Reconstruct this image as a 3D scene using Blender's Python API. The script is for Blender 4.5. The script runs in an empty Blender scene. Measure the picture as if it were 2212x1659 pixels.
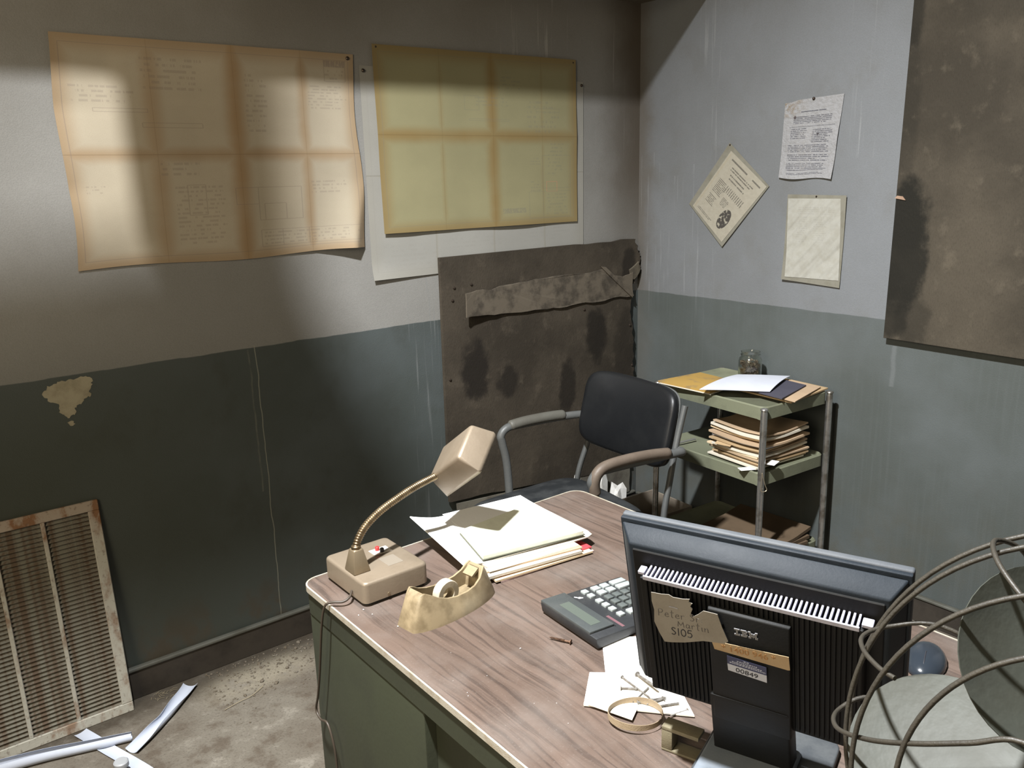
import bpy, bmesh, math, random
from mathutils import Vector, Matrix, noise as mnoise
C = bpy.context.scene.collection
SC = bpy.context.scene
rad = math.radians
random.seed(7)

# ------------------------------------------------------------------ camera, world, light, exposure
CAM_H = 1.53
def setup_camera():
    pitch, roll, yaw = rad(14.14), rad(1.537), rad(38.127)
    cy, sy = math.cos(yaw), math.sin(yaw)
    fwd = Vector((sy*math.cos(pitch), cy*math.cos(pitch), -math.sin(pitch)))
    right = Vector((cy, -sy, 0)); down = fwd.cross(right)
    r = math.cos(roll)*right + math.sin(roll)*down
    d = -math.sin(roll)*right + math.cos(roll)*down
    cam = bpy.data.cameras.new('camera'); cam.sensor_width = 36; cam.lens = 1807/2212*36
    cam.clip_start = .02
    o = bpy.data.objects.new('camera', cam); C.objects.link(o)
    m = Matrix((r, -d, -fwd)).transposed().to_4x4(); m.translation = (0, 0, CAM_H)
    o.matrix_world = m
    SC.camera = o
setup_camera()

def aim(o, loc, target, roll=0):
    o.location = loc
    q = (Vector(target)-Vector(loc)).to_track_quat('-Z', 'Y')
    o.rotation_euler = (q.to_matrix().to_4x4() @ Matrix.Rotation(roll, 4, 'Z')).to_euler()

def spot(name, loc, target, energy, angle, blend, radius, col, square=False):
    l = bpy.data.lights.new(name, 'SPOT'); l.energy = energy; l.spot_size = rad(angle); l.spot_blend = blend
    l.shadow_soft_size = radius; l.color = col; l.use_square = square
    o = bpy.data.objects.new(name, l); C.objects.link(o); aim(o, loc, target); return o

def area(name, loc, target, energy, sx, sy, col):
    l = bpy.data.lights.new(name, 'AREA'); l.energy = energy; l.shape = 'RECTANGLE'; l.size = sx; l.size_y = sy; l.color = col
    o = bpy.data.objects.new(name, l); C.objects.link(o); aim(o, loc, target); return o

KEY = (0.0, 0.95, 3.40)
spot('key_lamp', KEY, (1.15, 1.00, .74), 1250, 106, 1.0, .065, (.97, .985, 1.0))
area('side_fill', (-1.6, .6, 1.9), (1.6, 1.4, 1.2), 76, 1.5, 1.4, (1.0, .86, .64))  # added warm fill to lift the shade; no window is built there
w = bpy.data.worlds.new('world'); SC.world = w; w.use_nodes = True
w.node_tree.nodes['Background'].inputs[0].default_value = (.55, .6, .7, 1)
w.node_tree.nodes['Background'].inputs[1].default_value = .25
vs = SC.view_settings
vs.view_transform = 'Standard'; vs.look = 'None'; vs.gamma = 1; vs.use_curve_mapping = False
vs.exposure = 0.0

# ------------------------------------------------------------------ node helpers
class S:
    def __init__(s, nt, o): s.nt, s.o = nt, o
    def _m(s, op, *a, clamp=False):
        n = s.nt.nodes.new('ShaderNodeMath'); n.operation = op; n.use_clamp = clamp
        for i, v in enumerate((s,)+a):
            if isinstance(v, S): s.nt.links.new(v.o, n.inputs[i])
            else: n.inputs[i].default_value = v
        return S(s.nt, n.outputs[0])
    def __add__(s, b): return s._m('ADD', b)
    def __radd__(s, b): return s._m('ADD', b)
    def __sub__(s, b): return s._m('SUBTRACT', b)
    def __rsub__(s, b): return (s*-1)+b
    def __mul__(s, b): return s._m('MULTIPLY', b)
    def __rmul__(s, b): return s._m('MULTIPLY', b)
    def abs(s): return s._m('ABSOLUTE')
    def frac(s): return s._m('FRACT')
    def floor(s): return s._m('FLOOR')
    def sin(s): return s._m('SINE')
    def lt(s, b): return s._m('LESS_THAN', b)
    def gt(s, b): return s._m('GREATER_THAN', b)
    def min(s, b): return s._m('MINIMUM', b)
    def max(s, b): return s._m('MAXIMUM', b)
    def pw(s, b): return s._m('POWER', b)
    def clamp(s): return s._m('ADD', 0.0, clamp=True)
    def inside(s, a, b): return s.gt(a)*s.lt(b)
    def step(s, a, b):
        n = s.nt.nodes.new('ShaderNodeMapRange'); n.interpolation_type = 'SMOOTHSTEP'
        s.nt.links.new(s.o, n.inputs[0]); inv = a > b
        n.inputs[1].default_value = min(a, b); n.inputs[2].default_value = max(a, b)
        n.inputs[3].default_value = 1.0 if inv else 0.0; n.inputs[4].default_value = 0.0 if inv else 1.0
        return S(s.nt, n.outputs[0])

class NT:
    def __init__(s, nt): s.nt = nt; s._c = {}
    def coord(s, kind):
        if kind not in s._c:
            tc = s.nt.nodes.new('ShaderNodeTexCoord'); sp = s.nt.nodes.new('ShaderNodeSeparateXYZ')
            s.nt.links.new(tc.outputs[kind], sp.inputs[0])
            s._c[kind] = tuple(S(s.nt, sp.outputs[i]) for i in range(3))
        return s._c[kind]
    def obj(s): return s.coord('Object')
    def uv(s): return s.coord('UV')[:2]
    def vec(s, x, y, z):
        n = s.nt.nodes.new('ShaderNodeCombineXYZ')
        for i, v in enumerate((x, y, z)):
            if isinstance(v, S): s.nt.links.new(v.o, n.inputs[i])
            else: n.inputs[i].default_value = v
        return n.outputs[0]
    def noise(s, x, y, z, detail=3.0, rough=.55):
        n = s.nt.nodes.new('ShaderNodeTexNoise'); n.inputs['Scale'].default_value = 1
        n.inputs['Detail'].default_value = detail; n.inputs['Roughness'].default_value = rough
        s.nt.links.new(s.vec(x, y, z), n.inputs['Vector']); return S(s.nt, n.outputs[0])
    def vor(s, x, y, z):
        n = s.nt.nodes.new('ShaderNodeTexVoronoi'); n.inputs['Scale'].default_value = 1
        s.nt.links.new(s.vec(x, y, z), n.inputs['Vector']); return S(s.nt, n.outputs['Distance'])
    def mix(s, f, a, b):
        n = s.nt.nodes.new('ShaderNodeMix'); n.data_type = 'RGBA'
        for i, v in ((0, f), (6, a), (7, b)):
            if isinstance(v, S): s.nt.links.new(v.o, n.inputs[i])
            elif i == 0: n.inputs[0].default_value = v
            else: n.inputs[i].default_value = (*v, 1)
        return S(s.nt, n.outputs[2])

def mat(name, fn=None, color=(.5, .5, .5), rough=.6, metal=0.0, spec=.5, bump=None, alpha=None, trans=0.0, ior=None, coat=0.0):
    m = bpy.data.materials.new(name); m.use_nodes = True
    nt = m.node_tree; p = nt.nodes['Principled BSDF']; n = NT(nt)
    r = {'color': color, 'rough': rough, 'bump': bump}
    if fn: r.update(fn(n))
    def put(key, v):
        if isinstance(v, S): nt.links.new(v.o, p.inputs[key])
        else: p.inputs[key].default_value = (*v, 1) if isinstance(v, tuple) else v
    put('Base Color', r['color']); put('Roughness', r['rough']); put('Metallic', r.get('metal', metal))
    put('Specular IOR Level', r.get('spec', spec)); put('Transmission Weight', trans); put('Coat Weight', coat)
    if ior: put('IOR', ior)
    if r['bump'] is not None:
        h, dist = r['bump']
        b = nt.nodes.new('ShaderNodeBump'); b.inputs['Distance'].default_value = dist; b.inputs['Strength'].default_value = .8
        nt.links.new(h.o, b.inputs['Height']); nt.links.new(b.outputs[0], p.inputs['Normal'])
    return m

def dusty(name, base, dirt, amount=.5, scale=9, rough=.6, metal=0.0, bumpd=.0004, spec=.4):
    def fn(n):
        x, y, z = n.obj()
        a = n.noise(x*scale, y*scale, z*scale, 5, .6)
        f = n.noise(x*scale*14, y*scale*14, z*scale*14, 2, .5)
        k = (a.step(.42, .68)*amount + (f-.5)*.25).clamp()
        return dict(color=n.mix(k, base, dirt), rough=(a*.25+rough-.1), bump=(f, bumpd))
    return mat(name, fn, metal=metal, spec=spec)

# ------------------------------------------------------------------ mesh helpers
def put_mesh(bm, src, M=None):
    if M is not None: bmesh.ops.transform(src, matrix=M, verts=src.verts)
    me = bpy.data.meshes.new('t'); src.to_mesh(me); src.free(); bm.from_mesh(me); bpy.data.meshes.remove(me)

def box(bm, lo, hi, bev=0.0, seg=2, M=None):
    t = bmesh.new(); bmesh.ops.create_cube(t, size=1)
    for v in t.verts: v.co = Vector([(lo[i]+hi[i])/2 + v.co[i]*(hi[i]-lo[i]) for i in range(3)])
    if bev: bmesh.ops.bevel(t, geom=t.edges[:], offset=bev, segments=seg, profile=.5, affect='EDGES')
    put_mesh(bm, t, M); return bm

def vbox(bm, lo, hi, r, seg=4, top=0.0, M=None):
    """box whose vertical edges are rounded by r, top rim by `top`"""
    t = bmesh.new(); bmesh.ops.create_cube(t, size=1)
    for v in t.verts: v.co = Vector([(lo[i]+hi[i])/2 + v.co[i]*(hi[i]-lo[i]) for i in range(3)])
    ve = [e for e in t.edges if abs(e.verts[0].co.z-e.verts[1].co.z) > 1e-6]
    bmesh.ops.bevel(t, geom=ve, offset=r, segments=seg, profile=.5, affect='EDGES')
    if top:
        te = [e for e in t.edges if all(abs(v.co.z-hi[2]) < 1e-6 for v in e.verts)]
        bmesh.ops.bevel(t, geom=te, offset=top, segments=3, profile=.5, affect='EDGES')
    put_mesh(bm, t, M); return bm

def hexa(bm, pts, bev=0.0, M=None, seg=2):
    """8 corners: bottom loop 4, top loop 4"""
    t = bmesh.new(); v = [t.verts.new(p) for p in pts]
    for f in ((3, 2, 1, 0), (4, 5, 6, 7), (0, 1, 5, 4), (1, 2, 6, 5), (2, 3, 7, 6), (3, 0, 4, 7)): t.faces.new([v[i] for i in f])
    bmesh.ops.recalc_face_normals(t, faces=t.faces)
    if bev: bmesh.ops.bevel(t, geom=t.edges[:], offset=bev, segments=seg, profile=.5, affect='EDGES')
    put_mesh(bm, t, M); return bm

def smooth_path(pts, n=8):
    P = [Vector(p) for p in pts]; out = []
    for i in range(len(P)-1):
        p0, p1, p2, p3 = P[max(i-1, 0)], P[i], P[i+1], P[min(i+2, len(P)-1)]
        for k in range(n):
            t = k/n
            out.append(.5*((2*p1)+(p2-p0)*t+(2*p0-5*p1+4*p2-p3)*t*t+(3*p1-p0-3*p2+p3)*t**3))
    out.append(P[-1]); return out

def tube(bm, pts, r, seg=8, closed=False, flat=1.0):
    P = [Vector(p) for p in pts]; n = len(P)
    R = r if isinstance(r, (list, tuple)) else [r]*n
    def tan(i):
        if closed: return (P[(i+1) % n]-P[(i-1) % n]).normalized()
        return (P[min(i+1, n-1)]-P[max(i-1, 0)]).normalized()
    t = tan(0); a = t.orthogonal().normalized(); rings = []
    for i in range(n):
        t2 = tan(i); a = (a - t2*a.dot(t2)).normalized(); b = t2.cross(a)
        rings.append([bm.verts.new(P[i]+(a*math.cos(q)+b*math.sin(q)*flat)*R[i]) for q in (2*math.pi*k/seg for k in range(seg))])
    m = n if closed else n-1
    for i in range(m):
        A, B = rings[i], rings[(i+1) % n]
        off = 0
        if closed and i == n-1:
            off = min(range(seg), key=lambda o: sum((A[k].co-B[(k+o) % seg].co).length for k in range(seg)))
        for k in range(seg):
            bm.faces.new((A[k], A[(k+1) % seg], B[(k+1+off) % seg], B[(k+off) % seg]))
    if not closed:
        bm.faces.new(rings[0][::-1]); bm.faces.new(rings[-1])
    return bm

def lathe(bm, prof, seg=24, M=None, caps=True):
    t = bmesh.new(); rings = []
    for r, z in prof: rings.append([t.verts.new((r*math.cos(2*math.pi*k/seg), r*math.sin(2*math.pi*k/seg), z)) for k in range(seg)])
    for i in range(len(rings)-1):
        for k in range(seg): t.faces.new((rings[i][k], rings[i][(k+1) % seg], rings[i+1][(k+1) % seg], rings[i+1][k]))
    if caps: t.faces.new(rings[0][::-1]); t.faces.new(rings[-1])
    put_mesh(bm, t, M); return bm

def prism(bm, poly, d0, d1, M=None, bev=0.0):
    """2-D outline (x, y) from z=d0 to z=d1, then M"""
    t = bmesh.new(); a = [t.verts.new((x, y, d0)) for x, y in poly]; b = [t.verts.new((x, y, d1)) for x, y in poly]; n = len(poly)
    t.faces.new(a[::-1]); t.faces.new(b)
    for i in range(n): t.faces.new((a[i], a[(i+1) % n], b[(i+1) % n], b[i]))
    bmesh.ops.recalc_face_normals(t, faces=t.faces)
    put_mesh(bm, t, M); return bm

def grid(fn, nu, nv, thick=0.0):
    """closed thin sheet from fn(u,v)->(x,y,z), with a UV layer; thick along the local normal"""
    bm = bmesh.new(); uvl = bm.loops.layers.uv.new('UVMap')
    P = [[Vector(fn(i/nu, j/nv)) for j in range(nv+1)] for i in range(nu+1)]
    N = [[None]*(nv+1) for _ in range(nu+1)]
    for i in range(nu+1):
        for j in range(nv+1):
            du = P[min(i+1, nu)][j]-P[max(i-1, 0)][j]; dv = P[i][min(j+1, nv)]-P[i][max(j-1, 0)]
            N[i][j] = du.cross(dv).normalized()
    A = [[bm.verts.new(P[i][j]+N[i][j]*thick*.5) for j in range(nv+1)] for i in range(nu+1)]
    B = [[bm.verts.new(P[i][j]-N[i][j]*thick*.5) for j in range(nv+1)] for i in range(nu+1)]
    def face(vs, uvs):
        f = bm.faces.new(vs)
        for l, q in zip(f.loops, uvs): l[uvl].uv = q
    for i in range(nu):
        for j in range(nv):
            q = [(i, j), (i+1, j), (i+1, j+1), (i, j+1)]
            uvs = [(a/nu, b/nv) for a, b in q]
            face([A[a][b] for a, b in q], uvs)
            q = q[::-1]; face([B[a][b] for a, b in q], uvs[::-1])
    def rim(seq):
        for (a, b), (c, d) in zip(seq, seq[1:]):
            face([A[a][b], B[a][b], B[c][d], A[c][d]], [(a/nu, b/nv)]*2+[(c/nu, d/nv)]*2)
    rim([(i, 0) for i in range(nu+1)]); rim([(nu, j) for j in range(nv+1)])
    rim([(i, nv) for i in range(nu, -1, -1)]); rim([(0, j) for j in range(nv, -1, -1)])
    return bm

def obj(name, bm, m, parent=None, smooth=35):
    me = bpy.data.meshes.new(name)
    bmesh.ops.recalc_face_normals(bm, faces=bm.faces)
    bm.to_mesh(me); bm.free(); me.materials.append(m)
    if smooth:
        me.polygons.foreach_set('use_smooth', [True]*len(me.polygons)); me.set_sharp_from_angle(angle=rad(smooth))
    o = bpy.data.objects.new(name, me); C.objects.link(o)
    if parent: o.parent = parent
    return o

def copy(o, parent=None, M=None):
    c = o.copy(); C.objects.link(c)
    if parent: c.parent = parent
    if M is not None: c.matrix_basis = M
    return c

def tag(o, label=None, cat=None, group=None, kind=None):
    if label: o['label'] = label
    if cat: o['category'] = cat
    if group: o['group'] = group
    if kind: o['kind'] = kind
    return o

def thing(name, label, cat, loc=(0, 0, 0), rz=0.0, group=None):
    o = bpy.data.objects.new(name, None); C.objects.link(o); o.empty_display_size = .05
    o.location = loc; o.rotation_euler = (0, 0, rz); return tag(o, label, cat, group)

def single(name, bm, m, label, cat, loc=(0, 0, 0), rot=(0, 0, 0), group=None, smooth=35):
    o = obj(name, bm, m, None, smooth); o.location = loc; o.rotation_euler = rot
    return tag(o, label, cat, group)

def struct(name, bm, m, parent=None, smooth=0):
    o = obj(name, bm, m, parent, smooth)
    if not parent: o['kind'] = 'structure'
    return o

def ragged(pts, amp, n, seed=0):
    """subdivide an outline and shake it"""
    rnd = random.Random(seed); out = []
    for i in range(len(pts)):
        a, b = Vector(pts[i]), Vector(pts[(i+1) % len(pts)])
        for k in range(n):
            p = a.lerp(b, k/n)
            if k: p = p + Vector((rnd.uniform(-amp, amp), rnd.uniform(-amp, amp)))
            out.append((p.x, p.y))
    return out

# ------------------------------------------------------------------ room
XR, YB, ZC = 2.683, 2.512, 3.60          # right wall, back wall, ceiling
XL, YF = -1.7, -1.5
SPLIT = 1.024

def wall_paint(along, extra):
    def fn(n):
        x, y, z = n.obj(); a = x if along == 'x' else y
        big = n.noise(a*1.7, 3.1, z*1.7, 4, .6)
        med = n.noise(a*9, 7.7, z*7, 4, .6)
        grain = n.noise(a*330, 1.3, z*330, 2, .6)
        fine = n.noise(a*75, 5.0, z*2.2, 3, .6)
        wob = n.noise(a*14, .5, 2.2, 2, .5)
        edge = (z+(wob-.5)*.008).step(SPLIT-.0016, SPLIT+.0016)
        lower = n.mix(big.step(.35, .65)*.75, (.078, .091, .092), (.054, .063, .057))
        lower = n.mix(med.step(.52, .75)*.35, lower, (.038, .040, .032))
        upper = n.mix(big.step(.36, .66)*.55, (.171, .1801, .19), (.1307, .1353, .1368))
        upper = n.mix(med.step(.5, .78)*.25, upper, (.114, .1102, .095))
        col = n.mix(edge, lower, upper)
        col = extra(n, col, a, z, big, med, fine, edge)
        col = n.mix(((grain-.5)*1.1+.12).clamp()*.42, col, (.06, .06, .05))
        return dict(color=col, rough=(med*.25+.42), bump=(grain*.5+med, .0012))
    return fn

def back_extra(n, col, a, z, big, med, fine, edge):
    # pale runs of drips, brown grime under the ceiling line; corner mixes dirt with painted shade
    col = n.mix(edge*.8, col, n.mix(big.step(.36, .66)*.6, (.268, .260, .240), (.200, .192, .172)))
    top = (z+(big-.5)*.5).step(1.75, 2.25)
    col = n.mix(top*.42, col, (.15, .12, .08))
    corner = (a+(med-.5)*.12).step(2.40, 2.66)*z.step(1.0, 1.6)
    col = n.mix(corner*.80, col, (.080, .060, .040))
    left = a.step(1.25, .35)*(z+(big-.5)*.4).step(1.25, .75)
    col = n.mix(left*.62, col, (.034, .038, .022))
    run = fine.step(.60, .72)*a.step(1.75, 2.0)*(z*3.0+big*2).sin().step(-.6, .4)
    col = n.mix(run*.42, col, (.42, .41, .38))
    run = fine.step(.60, .70)*a.inside(1.9, 2.24)*(z+(big-.5)*.6).gt(1.86)
    col = n.mix(run*.5, col, (.44, .42, .37))
    run2 = fine.step(.56, .7)*a.inside(1.50, 1.64)*z.lt(1.2)
    col = n.mix(run2*.4, col, (.20, .21, .21))
    path = (z*2.3).sin()*.006 + (n.noise(2.0, 1.0, z*9, 2, .5)-.5)*.018 + .950
    line = (a-path).abs().step(.0022, .0008)*z.lt(1.03)
    col = n.mix(line*.7, col, (.26, .26, .21))
    line2 = (a-path+.022).abs().step(.004, .001)*z.inside(.55, 1.02)*med.step(.35, .55)
    col = n.mix(line2*.4, col, (.2, .2, .16))
    rust = z.step(.30, .12)*med.step(.45, .62)
    return n.mix(rust*.5, col, (.07, .045, .025))

def right_extra(n, col, a, z, big, med, fine, edge):
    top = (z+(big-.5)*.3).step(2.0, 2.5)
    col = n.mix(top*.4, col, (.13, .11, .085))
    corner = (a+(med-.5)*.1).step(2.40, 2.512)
    col = n.mix(corner*.65, col, (.10, .082, .06))  # corner dirt, darkened further to paint in the shade there
    run = fine.step(.58, .70)*a.step(1.95, 2.25)*(z+(big-.5)*.9).inside(.9, 1.62)
    col = n.mix(run*.26, col, (.36, .37, .38))
    run2 = fine.step(.55, .70)*((a-1.52).abs().step(.08, .02)+(a-2.14).abs().step(.09, .03)).clamp()*z.gt(1.55)
    col = n.mix(run2*.30, col, (.36, .37, .37))
    col = n.mix((1.0-edge)*.55, col, n.mix(big.step(.35, .65), (.112, .124, .124), (.080, .089, .084)))
    drip = (a-1.352+(n.noise(3.0, 1.0, z*16, 2, .5)-.5)*.02).abs().step(.012, .003)*z.inside(.80, .94)
    col = n.mix(drip*.28, col, (.2, .21, .215))
    col = n.mix(fine.step(.45, .72)*big.step(.42, .62)*.20*(1.0-edge), col, (.115, .128, .130))
    grime = z.step(.55, .1)*med.step(.4, .7)
    return n.mix(grime*.5, col, (.085, .08, .06))

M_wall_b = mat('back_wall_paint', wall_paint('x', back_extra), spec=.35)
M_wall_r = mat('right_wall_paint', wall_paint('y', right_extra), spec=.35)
M_wall_o = mat('other_wall_paint', wall_paint('y', lambda n, c, *k: n.mix(.5, c, (.2, .17, .12))), spec=.3)
M_ceil = dusty('ceiling_boards', (.20, .165, .12), (.10, .08, .055), .8, 3, .8)

def floor_fn(n):
    x, y, z = n.obj()
    big = n.noise(x*2.6, y*2.6, 1.0, 5, .6); med = n.noise(x*13, y*13, 2.0, 5, .62); gr = n.noise(x*150, y*150, 3.0, 3, .65)
    col = n.mix(big.step(.38, .62), (.1505, .133, .1064), (.1085, .091, .07))
    col = n.mix(med.step(.50, .66)*.8, col, (.085, .066, .048))
    col = n.mix(med.step(.46, .30)*.45, col, (.30, .275, .23))
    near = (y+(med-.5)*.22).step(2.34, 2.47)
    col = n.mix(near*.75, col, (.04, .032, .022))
    sand = ((x-.82).abs().step(.26, .05)*(y-2.37).abs().step(.11, .02)*med.step(.3, .5))
    col = n.mix(sand*.7, col, (.27, .24, .18))
    col = n.mix((gr-.52).clamp()*2.6, col, (.05, .04, .03))
    return dict(color=col, rough=.85, bump=(med*.8+gr*.35, .006))
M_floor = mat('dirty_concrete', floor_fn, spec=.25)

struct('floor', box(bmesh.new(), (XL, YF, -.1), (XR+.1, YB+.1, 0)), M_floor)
struct('ceiling', box(bmesh.new(), (XL-.1, YF-.1, ZC), (XR+.1, YB+.1, ZC+.1)), M_ceil)
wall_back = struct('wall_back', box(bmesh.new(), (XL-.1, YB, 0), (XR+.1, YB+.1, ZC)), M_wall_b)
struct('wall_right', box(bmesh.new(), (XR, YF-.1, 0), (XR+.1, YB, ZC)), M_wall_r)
struct('wall_left', box(bmesh.new(), (XL-.1, YF-.1, 0), (XL, YB, ZC)), M_wall_o)
struct('wall_front', box(bmesh.new(), (XL, YF-.1, 0), (XR, YF, ZC)), M_wall_o)
# added block in soffit form, just above the picture, to shade the wall tops
struct('shade_block_1', box(bmesh.new(), (XL, 2.145, 2.178), (XR, YB, ZC)), M_ceil)
# added unseen blocks under the ceiling, shaped to shade the back wall's left
struct('shade_block_2', box(bmesh.new(), (.43, 1.86, 2.08), (.59, 1.98, ZC)), M_ceil)
bm = box(bmesh.new(), (XL, 1.33, 2.58), (.40, 1.545, 2.63)); box(bm, (.345, 1.50, 2.58), (.41, 1.545, ZC))
struct('shade_block_3', bm, M_ceil)

M_base = dusty('baseboard_grime', (.0403, .0322, .0236), (.0186, .0143, .0099), .8, 7, .8)
M_lip = dusty('baseboard_lip', (.10, .10, .084), (.06, .057, .043), .7, 8, .6)
for nm, lo, hi, llo, lhi in (('baseboard_back', (XL, YB-.014, 0), (XR-.014, YB, .092), (XL, YB-.019, .092), (XR-.02, YB, .104)),
                             ('baseboard_right', (XR-.014, YF, 0), (XR, YB-.014, .085), (XR-.019, YF, .085), (XR, YB-.02, .096))):
    b = struct(nm, box(bmesh.new(), lo, hi, .002), M_base)
    l = obj('cap_moulding', box(bmesh.new(), llo, lhi, .004, 3), M_lip, b)

# flaked paint: bare plaster showing on the back wall
M_bare = dusty('bare_plaster', (.30, .27, .19), (.19, .165, .11), .6, 25, .9)
pl = [(.355, .982), (.37, 1.000), (.385, 1.006), (.40, 1.010), (.43, 1.013), (.462, 1.014), (.483, 1.006), (.478, .985), (.470, .968), (.474, .958),
      (.455, .952), (.445, .938), (.430, .932), (.428, .915), (.412, .905), (.400, .918), (.388, .925), (.392, .948), (.372, .957)]
MB = Matrix.Translation((0, YB, 0)) @ Matrix.Rotation(rad(90), 4, 'X')   # (x, z, depth) -> wall; depth + comes out of the wall
def on_back(bm, poly, d0, d1): return prism(bm, poly, d0, d1, MB)
o = obj('bare_plaster_patch', on_back(bmesh.new(), ragged(pl, .0035, 4, 3), -.001, .0012), M_bare, wall_back, 0)
obj('bare_plaster_patch', on_back(bmesh.new(), ragged([(.405, .893), (.418, .896), (.424, .886), (.412, .882)], .002, 3, 5), -.001, .001), M_bare, wall_back, 0)

# ------------------------------------------------------------------ papers
M_pin = mat('dark_pin', color=(.06, .045, .035), rough=.4, metal=.6)
def textblock(n, u, v, u0, u1, v0, v1, lines, seed=0.0, dens=.47, wfreq=46.0):
    t = (v-v0)*(lines/(v1-v0)); row = t.floor()
    band = t.frac().inside(.25, .72)
    w = n.noise(u*wfreq, row*7.31+seed, seed+.5, 2, .7).gt(dens)
    end = n.noise(row*3.7+seed, 1.0, 2.0, 0, .5)*.9+.42
    return band*w*u.inside(u0, u1)*v.inside(v0, v1)*((u-u0)*(1/(u1-u0))).lt(end)
def hline(u, v, u0, u1, vv, t=.0016): return (v-vv).abs().lt(t)*u.inside(u0, u1)
def vline(u, v, v0, v1, uu, t=.0012): return (u-uu).abs().lt(t)*v.inside(v0, v1)
def rect(u, v, u0, u1, v0, v1, t=.0014):
    return hline(u, v, u0, u1, v0, t).max(hline(u, v, u0, u1, v1, t)).max(vline(u, v, v0, v1, u0, t)).max(vline(u, v, v0, v1, u1, t))

def blue_fn(base, stain, ink, vf, hf, kind):
    def fn(n):
        u, v = n.uv()
        big = n.noise(u*4, v*4, kind*3.0, 4, .6); gr = n.noise(u*420, v*300, kind*1.0, 2, .6)
        col = n.mix(big.step(.3, .7)*.35, base, tuple(c*.80 for c in base))
        s = None
        for p, wd, st in vf:
            k = ((u-p+(big-.5)*.022).abs().step(wd, 0.0)*st)*(n.noise(v*6, p*9, 1.0, 3, .6)*.9+.5).clamp()
            s = k if s is None else s.max(k)
        for p, wd, st in hf:
            k = ((v-p+(big-.5)*.03).abs().step(wd, 0.0)*st)*(n.noise(u*6, p*9, 4.0, 3, .6)*.9+.5).clamp()
            s = s.max(k)
        border = u.step(.07, .0).max(u.step(.93, 1.0)).max(v.step(.90, 1.0)).max(v.step(.08, .0))
        s = s.max(border*(.75 if kind < 2.5 else .25))
        col = n.mix(s.clamp(), col, stain)
        for p, wd, st in vf:
            col = n.mix((u-p).abs().step(.0025, .0005)*.22, col, tuple(c*.6 for c in stain))
        for p, wd, st in hf:
            col = n.mix((v-p).abs().step(.0035, .0005)*.35, col, tuple(c*.5 for c in stain))
        # faint drawing: border, boxes, notes
        L = rect(u, v, .022, .978, .035, .965)
        if kind < 1.5:
            for r in ((.24, .43, .62, .64), (.10, .26, .685, .70), (.60, .76, .18, .34), (.62, .70, .18, .26), (.60, .99, .05, .13), (.68, .78, .05, .13), (.88, .965, .86, .965), (.52, .60, .26, .34), (.36, .42, .22, .36)):
                L = L.max(rect(u, v, *r))
            for t in ((.04, .24, .72, .80, 4), (.25, .45, .78, .93, 6), (.58, .66, .60, .88, 12), (.81, .97, .72, .84, 8), (.05, .12, .33, .37, 3), (.80, .96, .30, .37, 4), (.32, .50, .08, .36, 14), (.28, .42, .40, .47, 3), (.61, .98, .055, .125, 4), (.88, .965, .865, .92, 3)):
                L = L.max(textblock(n, u, v, *t, seed=t[0]*31, dens=.50, wfreq=60)*.7)
            L = L.max(u.inside(.88, .965)*v.inside(.93, .962)*n.noise(u*260, v*30, 2.0, 1, .6).gt(.40)*1.3)
        elif kind < 2.5:
            for r in ((.40, .47, .68, .76), (.42, .62, .62, .63), (.72, .80, .04, .20), (.80, .96, .04, .20), (.80, .96, .22, .42), (.77, .90, .68, .70)):
                L = L.max(rect(u, v, *r))
            for t in ((.55, .70, .80, .88, 4), (.45, .62, .70, .76, 3), (.73, .80, .20, .27, 4), (.73, .80, .36, .41, 3), (.83, .93, .30, .50, 9), (.82, .95, .05, .19, 7), (.72, .9, .55, .75, 7)):
                L = L.max(textblock(n, u, v, *t, seed=t[1]*17, dens=.50, wfreq=60)*.7)
            L = L.max(u.inside(.575, .70)*v.inside(.075, .105)*n.noise(u*200, v*40, 2.0, 1, .6).gt(.42)*1.2)
            col = n.mix(rect(u, v, .82, .88, .20, .26)*.5, col, (.5, .2, .12))
        else:
            for t in ((.05, .32, .05, .17, 5), (.34, .62, .12, .18, 3), (.66, .93, .12, .2, 4)):
                L = L.max(textblock(n, u, v, *t, seed=t[1]*13, dens=.5, wfreq=50)*.6)
        col = n.mix((L*.36).clamp(), col, ink)
        col = n.mix((gr-.5).clamp()*.9, col, tuple(c*.45 for c in base))
        return dict(color=col, rough=.75, bump=(big*.6+gr*.1, .002))
    return fn
M_blue1 = mat('tan_blueprint', blue_fn((.400, .350, .265), (.290, .195, .105), (.16, .13, .12), ((.275, .05, .62), (.545, .055, .95), (.79, .035, .70)), ((.50, .055, .75),), 1.0), spec=.2)
M_blue2 = mat('yellow_blueprint', blue_fn((.262, .242, .138), (.215, .145, .055), (.17, .16, .13), ((.285, .02, .30), (.535, .05, .85), (.80, .015, .22)), ((.535, .065, .85),), 2.0), spec=.2)
M_blue3 = mat('white_drawing', blue_fn((.30, .295, .27), (.25, .23, .18), (.25, .24, .22), ((.27, .008, .4), (.535, .008, .4), (.79, .008, .4)), ((.50, .008, .4),), 3.0), spec=.2)

def bil(c, u, v):   # corners TL TR BR BL, v up
    tl, tr, br, bl = c
    return [(tl[k]*(1-u)+tr[k]*u)*v+(bl[k]*(1-u)+br[k]*u)*(1-v) for k in (0, 1)]

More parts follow.
